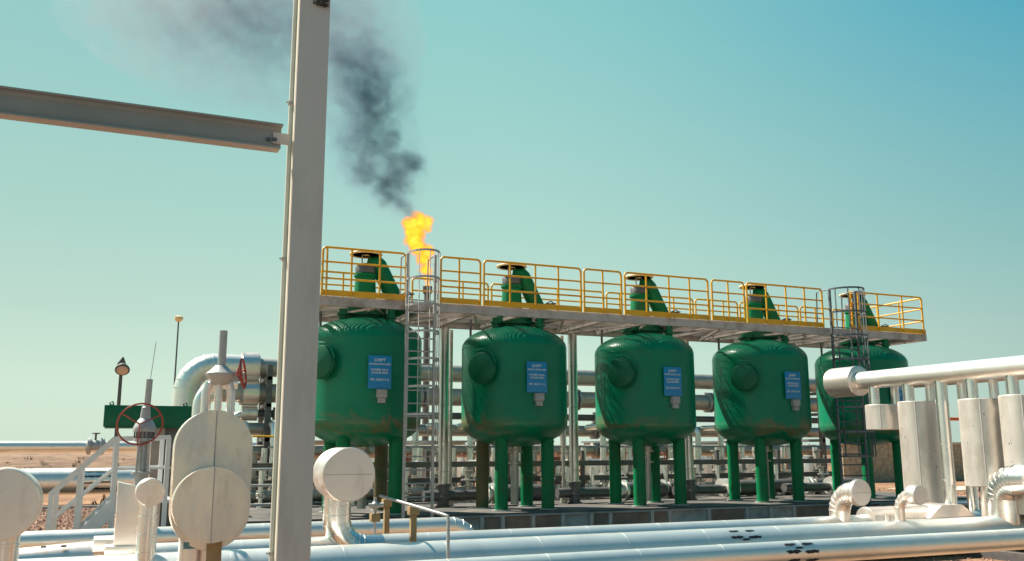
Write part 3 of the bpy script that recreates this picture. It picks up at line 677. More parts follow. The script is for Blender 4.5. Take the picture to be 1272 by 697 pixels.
for sgn in (-1, 1):
    pp2 = arc((lc.x, 9.79, lc.z), (1, 0, 0), (0, 0, 1), rl-.004, -sgn*PI/2, sgn*PI/2, 28) if sgn > 0 else arc((lc.x, 9.79, lc.z), (-1, 0, 0), (0, 0, 1), rl-.004, -PI/2, PI/2, 28)
    pv = [Vector((q.x, 9.789 - .050*(1-abs(q.x-lc.x)/rl) - .004, q.z)) for q in pp2]
    dm.prism(pv, (0, .03, 0))
lo = dm.build('lower_disc', M['weathered'], t, ang=12)
MB().box((lc.x-.005, 9.732, lc.z-rl*.98), (lc.x+.005, 9.7385, lc.z+rl*.98)).build('seam', M['box'], lo)
MB().tube((lc.x-.11, 10.2, .2), (lc.x-.11, 10.2, lc.z-.2), .155, 24).build('neck', M['alu_dull'], t)
MB().box((lc.x-.02, 9.83, .25), (lc.x+.12, 9.9, lc.z-.30)).build('bracket', M['tan'], t)
tb = P(243, 677, 10.0); MB().box((tb.x-.12, 9.99, tb.z-.035), (tb.x+.09, 10.03, tb.z+.03)).build('label_plate', M['teal'], t)
# yoke + stem
yk = MB()
for s in (-1, 1):
    pts = [(oc.x+.03+s*.13, 10.2, zt_+.30), (oc.x+.03+s*.13, 10.2, zt_+.58), (oc.x+.03+s*.10, 10.2, zt_+.68)]
    yk.sweep(pts, .045, 12)
yk.tube((oc.x+.03, 10.2, zt_+.3), (oc.x+.03, 10.2, zt_+.72), .04, 12)
yk.build('yoke', M['alu_dull'], t)
wt = MB().lathe((oc.x+.04, 10.2, zt_+.66), ZV, [(0, .09), (.06, .13), (.09, .15), (.12, .15), (.15, .11), (.20, .06)], 28).box((oc.x+.1, 10.14, zt_+.70), (oc.x+.26, 10.26, zt_+.80)); wt.build('gearbox', M['galv'], t)
p0 = P(275, 462, 10.2); p1 = P(279, 411, 10.2)
MB().tube((p0.x, 10.2, zt_+.82), (p0.x, 10.2, p1.z), .042, 20).build('stem_cover', M['galv'], t)
hp = P(302, 464, 10.1)
MB().tube((p0.x+.1, 10.2, zt_+.76), (hp.x+.02, 10.14, hp.z), .02, 10).build('shaft', M['galv'], t)
hn = Vector((.95, -.28, .12)).normalized(); h = MB().torus(hp, hn, .155, .013, 36, 8)
e1, e2 = frame_of(hn)
for k in range(4):
    a = k*PI/2+.4; h.bar(Vector(hp)-hn*.06, Vector(hp)+(e1*math.cos(a)+e2*math.sin(a))*.15, .018, .012)
h.build('handwheel', M['red'], t)
# elbow behind the oval valve
p = P(262, 500, 11.6)
o = MB().sweep([(p.x-.12, 11.8, .5), (p.x-.12, 11.8, p.z-.05)] + [tuple(q) for q in arc((p.x+.18, 11.8, p.z-.05), (-1, 0, 0), (0, 0, 1), .30, 0, PI/2, 8)[1:]] + [(p.x+.32, 11.8, p.z+.25)], .075, 20).build('curved_pipe', M['alu'], origin=(p.x, 11.8, .5))
tag(o, 'slim silver curved pipe just behind the oval clad valve', 'pipe')

# gate valve with big red wheel and antenna-like stem
vx = P(175, 600, 13.5).x
t = thing('gate_valve', (vx, 13.5, ZT), 'tall grey gate valve with big thin red handwheel behind the steps', 'valve')
zs = lambda v, u=175, Y=13.5: P(u, v, Y).z
MB().lathe((vx, 13.5, ZT-.05), ZV, [(0, .13), (.08, .13), (.085, .085), (zs(590)-ZT+.05, .085), (zs(589)-ZT+.05, .13), (zs(586)-ZT+.05, .13), (zs(585.5)-ZT+.05, .075), (zs(549)-ZT+.05, .08), (zs(548)-ZT+.05, .135), (zs(544.5)-ZT+.05, .135), (zs(544)-ZT+.05, .10), (zs(537)-ZT+.05, .10), (zs(536.5)-ZT+.05, .15), (zs(533)-ZT+.05, .15), (zs(531)-ZT+.05, .145), (zs(526)-ZT+.05, .12), (zs(521)-ZT+.05, .085), (zs(520)-ZT+.05, .07), (zs(506)-ZT+.05, .055), (zs(505)-ZT+.05, .04)], 28).build('body', M['galv'], t)
for s in (-1, 1): MB().bar((vx+s*.07, 13.4, zs(588)), (vx+s*.06, 13.4, zs(545)), .03, .03).build('yoke_bar', M['galv'], t)
for k in range(7):
    a = PI+PI*(k+.5)/7; MB().tube((vx+.125*math.cos(a), 13.5+.125*math.sin(a), zs(540)-.045), (vx+.125*math.cos(a), 13.5+.125*math.sin(a), zs(540)+.035), .012, 6).build('bolt', M['dkpipe'], t)
MB().tube((vx+.01, 13.5, zs(510)), (vx+.02, 13.5, zs(471)), .043, 20).build('stem_cover', M['galv'], t)
MB().tube((vx+.03, 13.5, zs(471)), (vx+.07, 13.5, zs(424)), .005, 6).build('stem', M['galv'], t)
hc = P(174, 527, 13.25); hn = Vector((.12, -.95, -.35)).normalized(); h = MB().torus(hc, hn, .285, .012, 48, 8); e1, e2 = frame_of(hn)
for k in range(3):
    a = k*2*PI/3+.5; h.bar(Vector(hc)+Vector((0, .05, .0)), Vector(hc)+(e1*math.cos(a)+e2*math.sin(a))*.28, .022, .014)
h.build('handwheel', M['red'], t)

# little valve, tan posts and grey handrail
def tanpost(u, v0, v1, Y, w, label):
    a = P(u, v0, Y); t = thing('tan_post', (a.x, Y, ZT-.3), label, 'post', 'tan posts between the clad pipes')
    MB().box((a.x-w/2, Y-w/2, .1), (a.x+w/2, Y+w/2, a.z-.12)).build('shaft', M['tan'], t, bevel=.006)
    MB().box((a.x-w*.85, Y-w*.8, a.z-.118), (a.x+w*.85, Y+w*.8, a.z)).build('head', M['tan'], t, bevel=.01)
tanpost(480.5, 620, 664, 14.9, .085, 'tan steel post behind the small grey valve, taller of two')
tanpost(513.5, 629, 672, 12.85, .085, 'tan steel post standing against the thick clad pipe')
q = P(466, 628, 14.0)
t = thing('small_valve', (q.x, 14.0, ZT-.1), 'small grey needle valve with tan foot beside the round white cap', 'valve')
MB().tube((q.x, 14, .3), (q.x, 14, q.z+.12), .022, 10).lathe((q.x, 14, q.z-.06), ZV, [(0, .03), (.03, .055), (.09, .055), (.12, .03)], 16).build('body', M['galv'], t)
MB().tube((q.x-.1, 14, q.z+.0), (q.x+.12, 13.95, q.z+.01), .035, 12).build('cross_piece', M['galv'], t)
MB().box((q.x-.07, 13.93, q.z-.24), (q.x+.07, 14.07, q.z-.12)).build('foot', M['tan'], t, bevel=.01)
a = P(472, 616, 13.0); b_ = P(557, 640, 11.3)
o = MB().sweep([Vector((a.x, 13.0, a.z)), b_+Vector((-.03, .05, .0)), b_+Vector((0, .02, -.01)), b_+Vector((0, 0, -.06)), Vector((b_.x, b_.y, .02))], .021, 12).build('handrail', M['galv'], origin=(b_.x, b_.y, 0))
tag(o, 'thin grey handrail sloping down across the clad pipes', 'handrail')

# steps over the pipes
def steps():
    Y0, Y1 = 16.9, 18.9
    SW = M['step_paint']
    t = thing('step_over', (P(150, 600, 17).x, 17.2, 0), 'grey steel steps with handrails crossing over the pipes', 'steps')
    for Y in (Y0, Y1):
        g = lambda u, v: Vector((P(u, v, Y0).x, Y, P(u, v, Y0).z))
        A = g(62, 615); B = g(143, 545); C = g(212, 543)
        h = MB().bar(A, B, .09, .09).bar(B, C, .07, .07).bar(g(66, 645), g(143, 583), .04, .04).bar(g(143, 583), g(212, 581), .035, .035)
        h.build('handrail', SW, t)
        for u, v in ((64, 613), (100, 582), (146, 545), (210, 543)):
            p = g(u, v); MB().box((p.x-.038, Y-.038, 0), (p.x+.038, Y+.038, p.z)).build('post', SW, t)
        s0 = g(148, 622); s1 = g(78, 690)
        MB().bar(s0, s1, .02, .22, (0, 0, 1)).build('stringer', SW, t)
    s0 = P(148, 622, Y0); s1 = P(78, 690, Y0)
    MB().box((s0.x, Y0, s0.z-.05), (P(214, 620, Y0).x, Y1, s0.z)).build('landing', SW, t)
    for k in range(5):
        f = (k+.5)/5; x = s0.x+(s1.x-s0.x)*f; z = s0.z+(s1.z-s0.z)*f
        MB().box((x-.12, Y0+.015, z-.02), (x+.12, Y1-.015, z)).build('tread', M['galv_dk'], t)
steps()

# ------------------------------------------------------------------ steel column and beam
def frame():
    y0 = 6.0; xl = P(372, 10, y0).x; xr = P(411, 10, y0).x; w = xr-xl
    xl = (P(344, 697, y0).x + P(372, 0, y0).x)/2; xr = (P(385, 697, y0).x + P(411, 0, y0).x)/2
    t = thing('steel_frame', ((xl+xr)/2, y0+.12, 0), 'tall cream steel column with a crossbeam running off from it', 'steel frame')
    top = 7.2; d = .24
    m = MB().box((xl, y0, 0), (xr, y0+.016, top)).box((xl, y0+d-.016, 0), (xr, y0+d, top)).box(((xl+xr)/2-.006, y0+.0165, 0), ((xl+xr)/2+.006, y0+d-.0165, top))
    m.build('column', M['column'], t, bevel=.003)
    MB().tube((xl-.012, y0+.10, .02), (xl-.012, y0+.10, top), .017, 14).build('conduit', M['conduit'], t)
    MB().box((xl-.002, y0+.0165, 0), (xl+.004, y0+d-.0165, top)).build('side_plate', M['conduit'], t)
    for z in (3.1, 1.2, 4.2, .5):
        MB().box((xl-.034, y0+.075, z), (xl-.004, y0+.125, z+.02)).tube((xl-.05, y0+.09, z+.01), (xl-.03, y0+.09, z+.01), .006, 8).build('conduit_clip', M['box'], t)
    MB().box((xl-.03, y0-.02, 0), (xr+.03, y0+d+.02, .02)).build('base_plate', M['column'], t)
    # perforated rusty bracket at the top of the picture
    tp = P(399, 3, y0-.01); br = MB()
    rnd = random.Random(4)
    for k in range(46):
        a = Vector((tp.x + rnd.uniform(-.055, .055), y0-.014+rnd.uniform(-.012, .004), tp.z + rnd.uniform(-.03, .08)))
        br.bar(a, a+Vector((rnd.uniform(-.03, .03), rnd.uniform(-.006, .006), rnd.uniform(-.02, .02))), .008, .008)
    br.build('cable_tangle', mat('rusty_wire', (.05, .035, .025), (.10, .07, .05), rough=.8), t)
    # beam: I section with web facing the viewer
    yb = y0+.10; a = P(346, 157, yb); b2 = P(340, 186, yb); zt = (a.z + P(0, 109, yb).z)/2; zb = (b2.z + P(0, 145, yb).z)/2
    xe = P(350, 170, yb).x; x0 = -3.6; h = zt-zb; fw = .105
    m = MB().box((x0, yb-fw/2, zt-.012), (xe, yb+fw/2, zt)).box((x0, yb-fw/2, zb), (xe-.015, yb+fw/2, zb+.012)).box((x0, yb-.005, zb+.0125), (xe-.005, yb+.005, zt-.0125))
    for (zz, s) in ((zb+.0125, 1), (zt-.0125, -1)):
        m.prism([Vector((x0, yb-.0052, zz)), Vector((x0, yb-.022, zz)), Vector((x0, yb-.009, zz+s*.010)), Vector((x0, yb-.0052, zz+s*.022))], (xe-.02-x0, 0, 0))
    m.build('beam', M['beam'], t, bevel=.002)
    MB().box((xe-.06, yb-.016, zb+.045), (xl+.0, yb-.0055, zt-.055)).build('gusset_plate', M['column'], t)
    for u in (333.5, 341.5):
        q = P(u, 173, yb-.02); MB().tube((q.x, yb-.017, q.z), (q.x, yb-.029, q.z), .011, 6).tube((q.x, yb-.0165, q.z), (q.x, yb-.019, q.z), .015, 16).build('bolt', M['dkpipe'], t)
frame()

# ------------------------------------------------------------------ headers with clad cylinders
HX, HZ, HR = 15.47, CAMH+1.50, .195
def header(x, y0, y1, z, r, label, barrel):
    t = thing('header_pipe', (x, y0, z), label, 'pipe', 'raised header pipes across the row')
    MB().tube((x, y0, z), (x, y1, z), r, 32).build('run', M['alu'], t)
    if barrel: MB().lathe((x, y1-.12, z), (0, 1, 0), [(0, .20), (.005, .33), (.01, .34), (.78, .34), (.8, .32), (.81, 0)], 48).build('end_barrel', M['alu_dull'], t)
    return t
h1 = header(HX, 7.5, 15.9, HZ, HR, 'raised white header pipe with a fat round end in front of the last tank', True)
h2 = header(16.25, 7.5, 15.2, HZ-.02, .17, 'second raised header pipe just behind the one with the fat end', False)
def clad(y, zlo, zhi, r, label, xo=HX+.2):
    t = thing('clad_cylinder', (xo, y, zlo), label, 'clad valve', 'pale clad cylinders hanging on the header pipes')
    MB().lathe((xo, y, zlo), ZV, [(0, r-.01), (.01, r), (zhi-zlo-.01, r), (zhi-zlo, r-.01)], 48).build('jacket', M['alu_white'], t)
    MB().box((xo-r*.80-.006, y-r*.62-.012, zlo+.01), (xo-r*.80+.006, y-r*.62+.01, zhi-.01)).build('seam', M['box'], t)
    for (bx, nm) in ((HX, 0), (HX+.62, 1)):
        MB().tube((bx, y, zhi-.05), (bx, y, HZ-.1), .115 if nm == 0 else .09, 28).build('branch', M['shiny'], t)
    if 1.0 < zlo < 1.9:
        MB().tube((xo, y, ZT-.25), (xo, y, zlo+.02), .16, 24).build('leg', M['alu_dull'], t)
        for k in range(5):
            a = PI + k*PI/4; MB().tube((xo+.24*math.cos(a), y+.24*math.sin(a), zlo-.09), (xo+.24*math.cos(a), y+.24*math.sin(a), zlo+.02), .018, 8).build('bolt', M['dkpipe'], t)
    return t
def yz(u, v): p = PX(u, v, HX+.2); return p.y, p.z
y_, z1_ = yz(1095, 503); clad(y_, yz(1095, 534)[1], z1_, .35, 'short clad cylinder hanging below the fat end of the header pipe')
y_, z1_ = yz(1138, 499); clad(y_, .66, z1_, .375, 'first tall clad cylinder, next to the short one')
y_, z1_ = yz(1217, 496); clad(y_, yz(1225, 604)[1], z1_, .40, 'middle clad cylinder of the three tall ones, with brown stains')
y_, z1_ = yz(1268, 491); clad(y_, .66, z1_, .385, 'tall clad cylinder cut by the edge of the picture')
yb = PX(1170, 500, HX).y
for i, (xx, rr) in enumerate(((HX, .125), (HX+.62, .11))):
    t = thing('down_pipe', (xx, yb, ZT), ['slim silver down pipe between two tall clad cylinders', 'slim down pipe hidden half behind the silver one'][i], 'pipe', 'slim down pipes from the headers')
    b = MB().tube((xx, yb, ZT-.1), (xx, yb, HZ-.05), rr, 28)
    for z in (1.2, 1.9, 2.7): b.lathe((xx, yb, z), ZV, [(0, rr), (.003, rr+.006), (.03, rr+.006), (.033, rr)], 28)
    b.build('run', M['shiny'], t)
# wedge jackets on pipe A
def wedge(u0, u1, u2, u3, label):
    X = [P(u, 634, 13.2).x for u in (u0, u1, u2, u3)]
    t = thing('wedge_jacket', (X[0], 13.5, ZT-.1), label, 'pipe jacket', 'wedge shaped jackets on the clad pipe')
    pr = [Vector((X[0], 13.12, ZT-.08)), Vector((X[3], 13.12, ZT-.08)), Vector((X[2], 13.12, ZT+.15)), Vector((X[1], 13.12, ZT+.15))]
    MB().prism(pr, (0, .8, 0)).build('jacket', M['alu_dull'], t, bevel=.02)
wedge(1150, 1166, 1192, 1208, 'low pale wedge jacket under the slim silver down pipe')
x0, x1 = P(1074, 634, 13.5).x, P(1150, 634, 13.5).x
tag(MB().lathe((x0, 13.5, ZT-.12), (1, 0, 0), [(0, .24), (.01, .26), (x1-x0, .26)], 40).build('pipe_jacket', M['alu_dull'], origin=(x0, 13.5, ZT)), 'fat pale jacket around the clad pipe beside the white elbow', 'pipe jacket')

# ------------------------------------------------------------------ pipe rack behind the tanks
def rack():
    Y = 27.0; XE = 25.2
    za = lambda deg: CAMH + Y*math.tan(math.radians(deg))
    G = 'silver pipes on the rack behind the tanks'
    r1 = (za(5.51)-za(4.40))/2; z1 = za(4.95)
    xe = P(232, 470, Y).x; R = .75
    t = thing('rack_pipe', (xe, Y, z1), 'top silver rack pipe, bending down to the ground near the green box', 'pipe', G)
    pts = [(xe, Y, .0), (xe, Y, z1-R)] + [tuple(p) for p in arc((xe+R, Y, z1-R), (-1, 0, 0), (0, 0, 1), R, 0, PI/2, 10)[1:]] + [(XE, Y, z1)]
    rs = [r1*1.35]*2 + [r1*1.35]*10 + [r1*1.0]
    pts.insert(-1, (P(300, 455, Y).x, Y, z1)); rs = [r1*1.3]*12 + [r1*1.3] + [r1]
    MB().tube(pts[-2], pts[-1], r1, 32).build('run', M['steelpipe'], t)
    b = MB().sweep(pts[:-1], r1*1.3, 32)
    for k in range(7):
        a = PI/2*(k+.5)/7; c = Vector((xe+R-R*math.cos(a), Y, z1-R+R*math.sin(a))); d = Vector((math.sin(a), 0, math.cos(a)))
        b.lathe(c, d, [(0, r1*1.3), (.003, r1*1.3+.012), (.04, r1*1.3+.012), (.043, r1*1.3)], 32)
    b.build('elbow', M['alu'], t)
    xf = P(299, 450, Y).x
    MB().lathe((xf, Y, z1), (1, 0, 0), [(0, .36), (.02, .42), (.5, .42), (.52, .36)], 32).build('flange_jacket', M['alu_dull'], t)
    for deg0, deg1, lab, xs in ((3.98, 2.84, 'second silver rack pipe from the top', P(270, 490, Y).x), (1.63, .86, 'slimmer silver rack pipe below the two thick ones', P(300, 530, Y).x), (.30, -.50, 'lowest silver rack pipe behind the tank legs', P(300, 560, Y).x), (2.4, 1.95, 'thin dark rack pipe under the second one', P(305, 510, Y).x)):
        rr = (za(deg0)-za(deg1))/2; zz = (za(deg0)+za(deg1))/2
        t = thing('rack_pipe', (xs, Y, zz), lab, 'pipe', G)
        MB().tube((xs, Y, zz), (XE, Y, zz), rr, 28).build('run', M['steelpipe'] if 'dark' not in lab else M['dkpipe'], t)
        for k in range(4): MB().lathe((xs+.6+k*5.3, Y, zz), (1, 0, 0), [(0, rr), (.01, rr+.08), (.08, rr+.08), (.09, rr), (.16, rr), (.17, rr+.08), (.24, rr+.08), (.25, rr)], 28).build('flange', M['galv'], t)
        if 'second' in lab:
            MB().lathe((P(300, 488, Y).x, Y, zz), (1, 0, 0), [(0, rr), (.02, rr+.1), (.45, rr+.1), (.47, rr)], 28).build('flange_jacket', M['alu_dull'], t)
            MB().sweep([(xs, Y, zz), (xs-.25, Y, zz-.07), (xs-.4, Y, zz-.3), (xs-.42, Y, .2)], rr*.9, 24).build('elbow', M['alu'], t)
    for k in range(4):
        x = P(318, 500, Y).x + .25 + k*6.6
        t = thing('rack_trestle', (x, Y, 0), ORD[k] + ' dark steel trestle of the pipe rack counting from the cream column', 'pipe rack', 'trestles of the pipe rack')
        for yy in (Y-.62, Y+.62): MB().box((x-.08, yy-.08, 0), (x+.08, yy+.08, za(5.0))).build('post', M['dkpipe'], t)
        for dg in (4.22, 2.62, .62, -.72): MB().box((x-.06, Y-.7, za(dg)-.05), (x+.06, Y+.7, za(dg)+.05)).build('cross_beam', M['dkpipe'], t)
rack()
# manifold of small valves between tanks and rack
def manifold():
    Y = 24.2; G = 'small valves of the manifold behind the tanks'
    zr = lambda v: P(640, v, Y).z
    for i, (v, hh) in enumerate(((576, .15), (595, .15))):
        z = zr(v); o = MB().box((3.2, Y-.05, z-hh/2), (22.6, Y+.03, z+hh/2)).box((3.2, Y-.11, z+hh/2-.02), (22.6, Y-.051, z+hh/2)).box((3.2, Y-.11, z-hh/2), (22.6, Y-.051, z-hh/2+.02)).build('channel_beam', M['grey_beam'], origin=(3.2, Y, z))
        tag(o, ['upper dark channel beam of the valve manifold behind the tanks', 'lower dark channel beam of the valve manifold behind the tanks'][i], 'beam')
    for k, x in enumerate([3.3+2.4*j for j in range(9)]):
        o = MB().box((x-.05, Y+.04, ZS), (x+.05, Y+.14, zr(560))).build('manifold_post', M['dkpipe'], origin=(x, Y, ZS)); tag(o, ORD[k] + ' dark steel post under the manifold beams counting from the cream column', 'post', 'posts of the manifold frame')
    o = MB().tube((2.9, Y+.5, ZS+.22), (22.8, Y+.5, ZS+.22), .15, 24)
    tag(o.build('manifold_header', M['steelpipe'], origin=(2.9, Y+.5, ZS)), 'grey header pipe lying low behind the manifold beams', 'pipe')
    # prototype valve risers
    rnd = random.Random(9)
    def proto(kind):
        t = thing('riser_valve', (0, Y+.3, ZS), 'x', 'valve', G); y = Y+.3
        if kind == 0:
            MB().lathe((0, y, ZS), ZV, [(0, .12), (.03, .12), (.035, .07), (.35, .07), (.352, .13), (.385, .13), (.39, .10), (.46, .14), (.56, .14), (.62, .08), (.63, .13), (.67, .13), (.675, .075), (1.45, .075)], 18).build('body', M['alu'], t)
            MB().tube((0, y, ZS+.5), (0, y-.32, ZS+.52), .018, 8).build('stem', M['galv'], t)
            h = MB().torus((0, y-.32, ZS+.52), (0, 1, .1), .11, .013, 22, 6).bar((-.11, y-.32, ZS+.52), (.11, y-.32, ZS+.52), .014, .012).bar((0, y-.32, ZS+.41), (0, y-.32, ZS+.63), .014, .012); h.build('handwheel', M['dkpipe'], t)
        elif kind == 1:
            MB().lathe((0, y, ZS), ZV, [(0, .09), (.6, .09), (.61, .15), (.66, .15), (.665, .09), (.70, .09), (.705, .15), (.75, .15), (.76, .095), (1.3, .095), (1.32, .15), (1.36, .15)], 18).build('body', M['steelpipe'], t)
            MB().tube((-.28, y-.1, ZS+.95), (.28, y-.1, ZS+.95), .045, 12).tube((.2, y-.1, ZS+.95), (.2, y-.1, ZS+1.2), .03, 10).build('branch', M['alu_dull'], t)
        else:
            MB().sweep([(0, y, ZS+.02), (0, y, ZS+.85), (.05, y, ZS+.98), (.2, y, ZS+1.03), (.5, y, ZS+1.03)], .075, 12).build('body', M['alu'], t)
            MB().lathe((0, y, ZS+.40), ZV, [(0, .1), (.04, .1), (.05, .085), (.22, .085), (.23, .1), (.27, .1)], 16).build('valve_block', M['dkpipe'], t)
            h = MB().torus((0, y, ZS+1.28), ZV, .10, .012, 20, 6).tube((0, y, ZS+1.0), (0, y, ZS+1.28), .014, 8); h.build('handwheel', M['red'], t)
        return t
    pr = [proto(k) for k in range(3)]
    labs = ['small flanged valve with dark side wheel in the manifold', 'grey riser with side branch in the manifold', 'bent riser with little red wheel in the manifold']
    used = set(); x = 3.1; k = 0; cnt = [0, 0, 0]
    while x < 22.5:
        kd = [0, 1, 0, 2, 1, 0, 2][k % 7]; loc = (x, Y+.3 + rnd.choice([0, .25, .5]), ZS)
        if kd in used: o = dup(pr[kd], loc)
        else: o = pr[kd]; o.location = loc; used.add(kd)
        o['label'] = ORD[min(cnt[kd], 26)] + ' ' + labs[kd] + ' from the column'; cnt[kd] += 1; o['group'] = ['flanged manifold valves', 'branched manifold risers', 'bent manifold risers'][kd]
        x += rnd.uniform(.30, .48); k += 1
    # shorter pale valves standing before the beams
    x = 3.6; n = 0
    while x < 22.3:
        o = dup(pr[[0, 1, 0][n % 3]], (x, Y-.42, ZS)); o.scale = (.8, .8, .62)
        o['label'] = ORD[min(n, 26)] + ' short pale valve before the manifold beams from the column'; o['group'] = 'short valves before the manifold beams'
        x += rnd.uniform(.62, 1.1); n += 1
manifold()
# silver risers between the manifold and the rack
def rack_risers():
    t = thing('rack_riser', (0, 25.7, ZS), 'x', 'pipe', 'silver risers climbing to the pipe rack'); z1 = 2.55
    MB().sweep([(0, 25.7, ZS), (0, 25.7, z1-.3)] + [tuple(p) for p in arc((0, 26.0, z1-.3), (0, -1, 0), (0, 0, 1), .3, 0, PI/2, 5)[1:]] + [(0, 26.75, z1)], .095, 16).build('run', M['alu'], t)
    MB().lathe((0, 25.7, 1.15), ZV, [(0, .1), (.01, .16), (.05, .16), (.06, .11), (.2, .11), (.21, .16), (.25, .16), (.26, .1)], 18).build('flange', M['galv'], t)
    MB().lathe((0, 25.7, 1.9), ZV, [(0, .1), (.01, .15), (.05, .15), (.06, .1)], 18).build('flange', M['galv'], t)
    rnd = random.Random(31); x = 2.7; k = 0
    while x < 22.6:
        o = t if k == 0 else dup(t, (x, 25.7 + rnd.choice([0, .12]), ZS))
        o.location.x = x; o['label'] = ORD[min(k, 20)] + ' silver riser climbing to the pipe rack counting from the cream column'
        x += rnd.choice([.75, 1.0, 1.35, 1.6]); k += 1
rack_risers()
# large dark strainers and white flange ends lying on the skid
for i, u in enumerate((772, 828, 905, 955, 1010)):
    x = P(u, 608, 23.1).x; z = ZS+.28
    t = thing('strainer', (x, 23.1, ZS), 'dark lying strainer with bright flange ' + ['beyond the second stand pipe', 'behind the third tank legs', 'beyond the third stand pipe', 'behind the fourth tank legs', 'between the fourth and last tanks'][i], 'strainer', 'lying strainers behind the tank legs')
    MB().lathe((x, 23.1, z), (1, 0, 0), [(0, .1), (.06, .19), (.75, .21), (.9, .21), (.95, .15)], 28).build('body', M['dkpipe'], t)
    MB().lathe((x-.32, 23.1, z), (1, 0, 0), [(0, .12), (.01, .25), (.07, .25), (.08, .15), (.16, .15), (.17, .25), (.23, .25), (.31, .17)], 28).build('flange', M['alu'], t)
    MB().box((x+.1, 22.98, ZS+.001), (x+.2, 23.22, z-.15)).box((x+.7, 22.98, ZS+.001), (x+.8, 23.22, z-.15)).build('saddle', M['dkpipe'], t)
# far row seen through the legs: pale vessels and brown huts
def far_row():
    rnd = random.Random(21); Y = 33
    G = 'pale upright vessels beyond the pipe rack'
    x = 4.5; first = None; k = 0
    vt = thing('upright_vessel', (0, Y, 0), 'pale slim upright vessel beyond the pipe rack', 'vessel', G)
    MB().lathe((0, Y, 0), ZV, [(0, .3), (1.6, .3), (1.75, .26), (1.84, .12)], 20).build('shell', M['alu_dull'], vt)
    MB().tube((0, Y, 1.8), (0, Y, 2.05), .06, 10).build('nozzle', M['galv'], vt)
    while x < 30:
        lb = ORD[min(k, 23)] + ' pale upright vessel beyond the pipe rack counting from the cream column'; k += 1
        if first is None: vt.location = (x, Y, 0); first = 1; vt['label'] = lb
        else: dup(vt, (x, Y, 0), lb)
        x += rnd.choice([1.1, 1.9, .9, 2.6])
    G = 'brown cabinets beyond the pipe rack'; ct = thing('equipment_cabinet', (0, 35, 0), 'brown equipment cabinet standing beyond the pipe rack', 'cabinet', G)
    MB().box((-.7, 35, .1), (.7, 35.8, 1.95)).build('housing', M['brick'], ct, bevel=.02)
    MB().box((-.55, 34.975, .3), (-.03, 34.997, 1.8)).build('door', M['brick'], ct); MB().box((.03, 34.975, .3), (.55, 34.997, 1.8)).build('door', M['brick'], ct)
    xs = [10.4, 17.3, 25.0]
    ct.location = (xs[0], 35, 0)
    ct['label'] = 'first brown equipment cabinet beyond the rack counting from the cream column'
    for i, x in enumerate(xs[1:]): dup(ct, (x, 35, 0), ORD[i+1] + ' brown equipment cabinet beyond the rack counting from the cream column')
    for i, x in enumerate((8.3, 13.2, 17.4, 22.8, 29.4)):
        t = thing('plaster_hut', (x, 38, 0), ORD[i] + ' low cream plaster hut beyond the rack counting from the cream column', 'hut', 'cream huts beyond the pipe rack')
        MB().box((x-1.2, 38, 0), (x+1.2, 40.5, 2.15)).build('wall', M['cream'], t)
        MB().box((x-1.3, 37.9, 2.151), (x+1.3, 40.6, 2.24)).build('roof', M['deck'], t)
        MB().box((x-.25, 37.98, .1), (x+.3, 37.997, 1.9)).build('door', M['blue'] if i == 2 else M['brick'], t)
far_row()

# ------------------------------------------------------------------ left: long pipes, lamp, green box
G = 'long silver pipes crossing the sand'
p = pipe_x('long_pipe', -90, 3.2, 36, CAMH-1.05, .45, M['alu'], 'long thick silver pipe crossing the sand behind the steps', G, 3.0)
marks_px(p, 36, CAMH-1.05, .45, [(110, 586, 1.3), (128, 586, 1.3), (110, 592, 1.2), (128, 591.5, 1.3), (111, 600, 1.2), (128, 599, 1.2), (110, 606.5, 1.2), (128, 607, 1.3)], sx=.16)
pipe_x('long_pipe', -160, 14, 60, CAMH+.22, .33, M['alu'], 'farthest silver pipe running along the top of the sand bank', G, 6.0)
for x in range(-88, 4, 7):
    s = thing('pipe_stand', (x, 36, 0), ORD[(x+88)//7] + ' small concrete stand under the long thick silver pipe', 'pipe stand', 'stands under the long pipes')
    MB().box((x-.12, 35.7, 0), (x+.12, 36.3, CAMH-1.48)).build('block', M['cream'], s)
for x in range(-150, 14, 9):
    s = thing('pipe_trestle', (x, 60, 0), ORD[(x+150)//9] + ' small far trestle under the farthest silver pipe', 'trestle', 'far trestles')
    MB().box((x-.1, 59.6, 0), (x+.1, 59.7, CAMH)).box((x-.1, 60.3, 0), (x+.1, 60.4, CAMH)).box((x-.1, 59.6, CAMH-.12), (x+.1, 60.4, CAMH-.02)).build('frame', M['dkpipe'], s)
q = P(118, 553, 59); 
t = thing('flange_pair', (q.x, 59.6, 0), 'small flanged valve on the farthest pipe beside the stair rail', 'valve')
MB().lathe((q.x-.5, 60, CAMH+.25), (1, 0, 0), [(0, .3), (.1, .5), (.25, .5), (.3, .35), (.75, .35), (.8, .5), (.95, .5), (1.05, .3)], 20).build('body', M['galv'], t)
MB().tube((q.x, 60, CAMH+.6), (q.x, 60, CAMH+1.0), .06, 8).torus((q.x, 60, CAMH+1.0), ZV, .2, .04, 16, 6).build('handwheel', M['dkpipe'], t)
# low kerb line in the gravel
o = MB().box((-30, 33.4, 0), (2.4, 33.55, .10)).build('kerb', M['concrete']); tag(o, kind='structure')
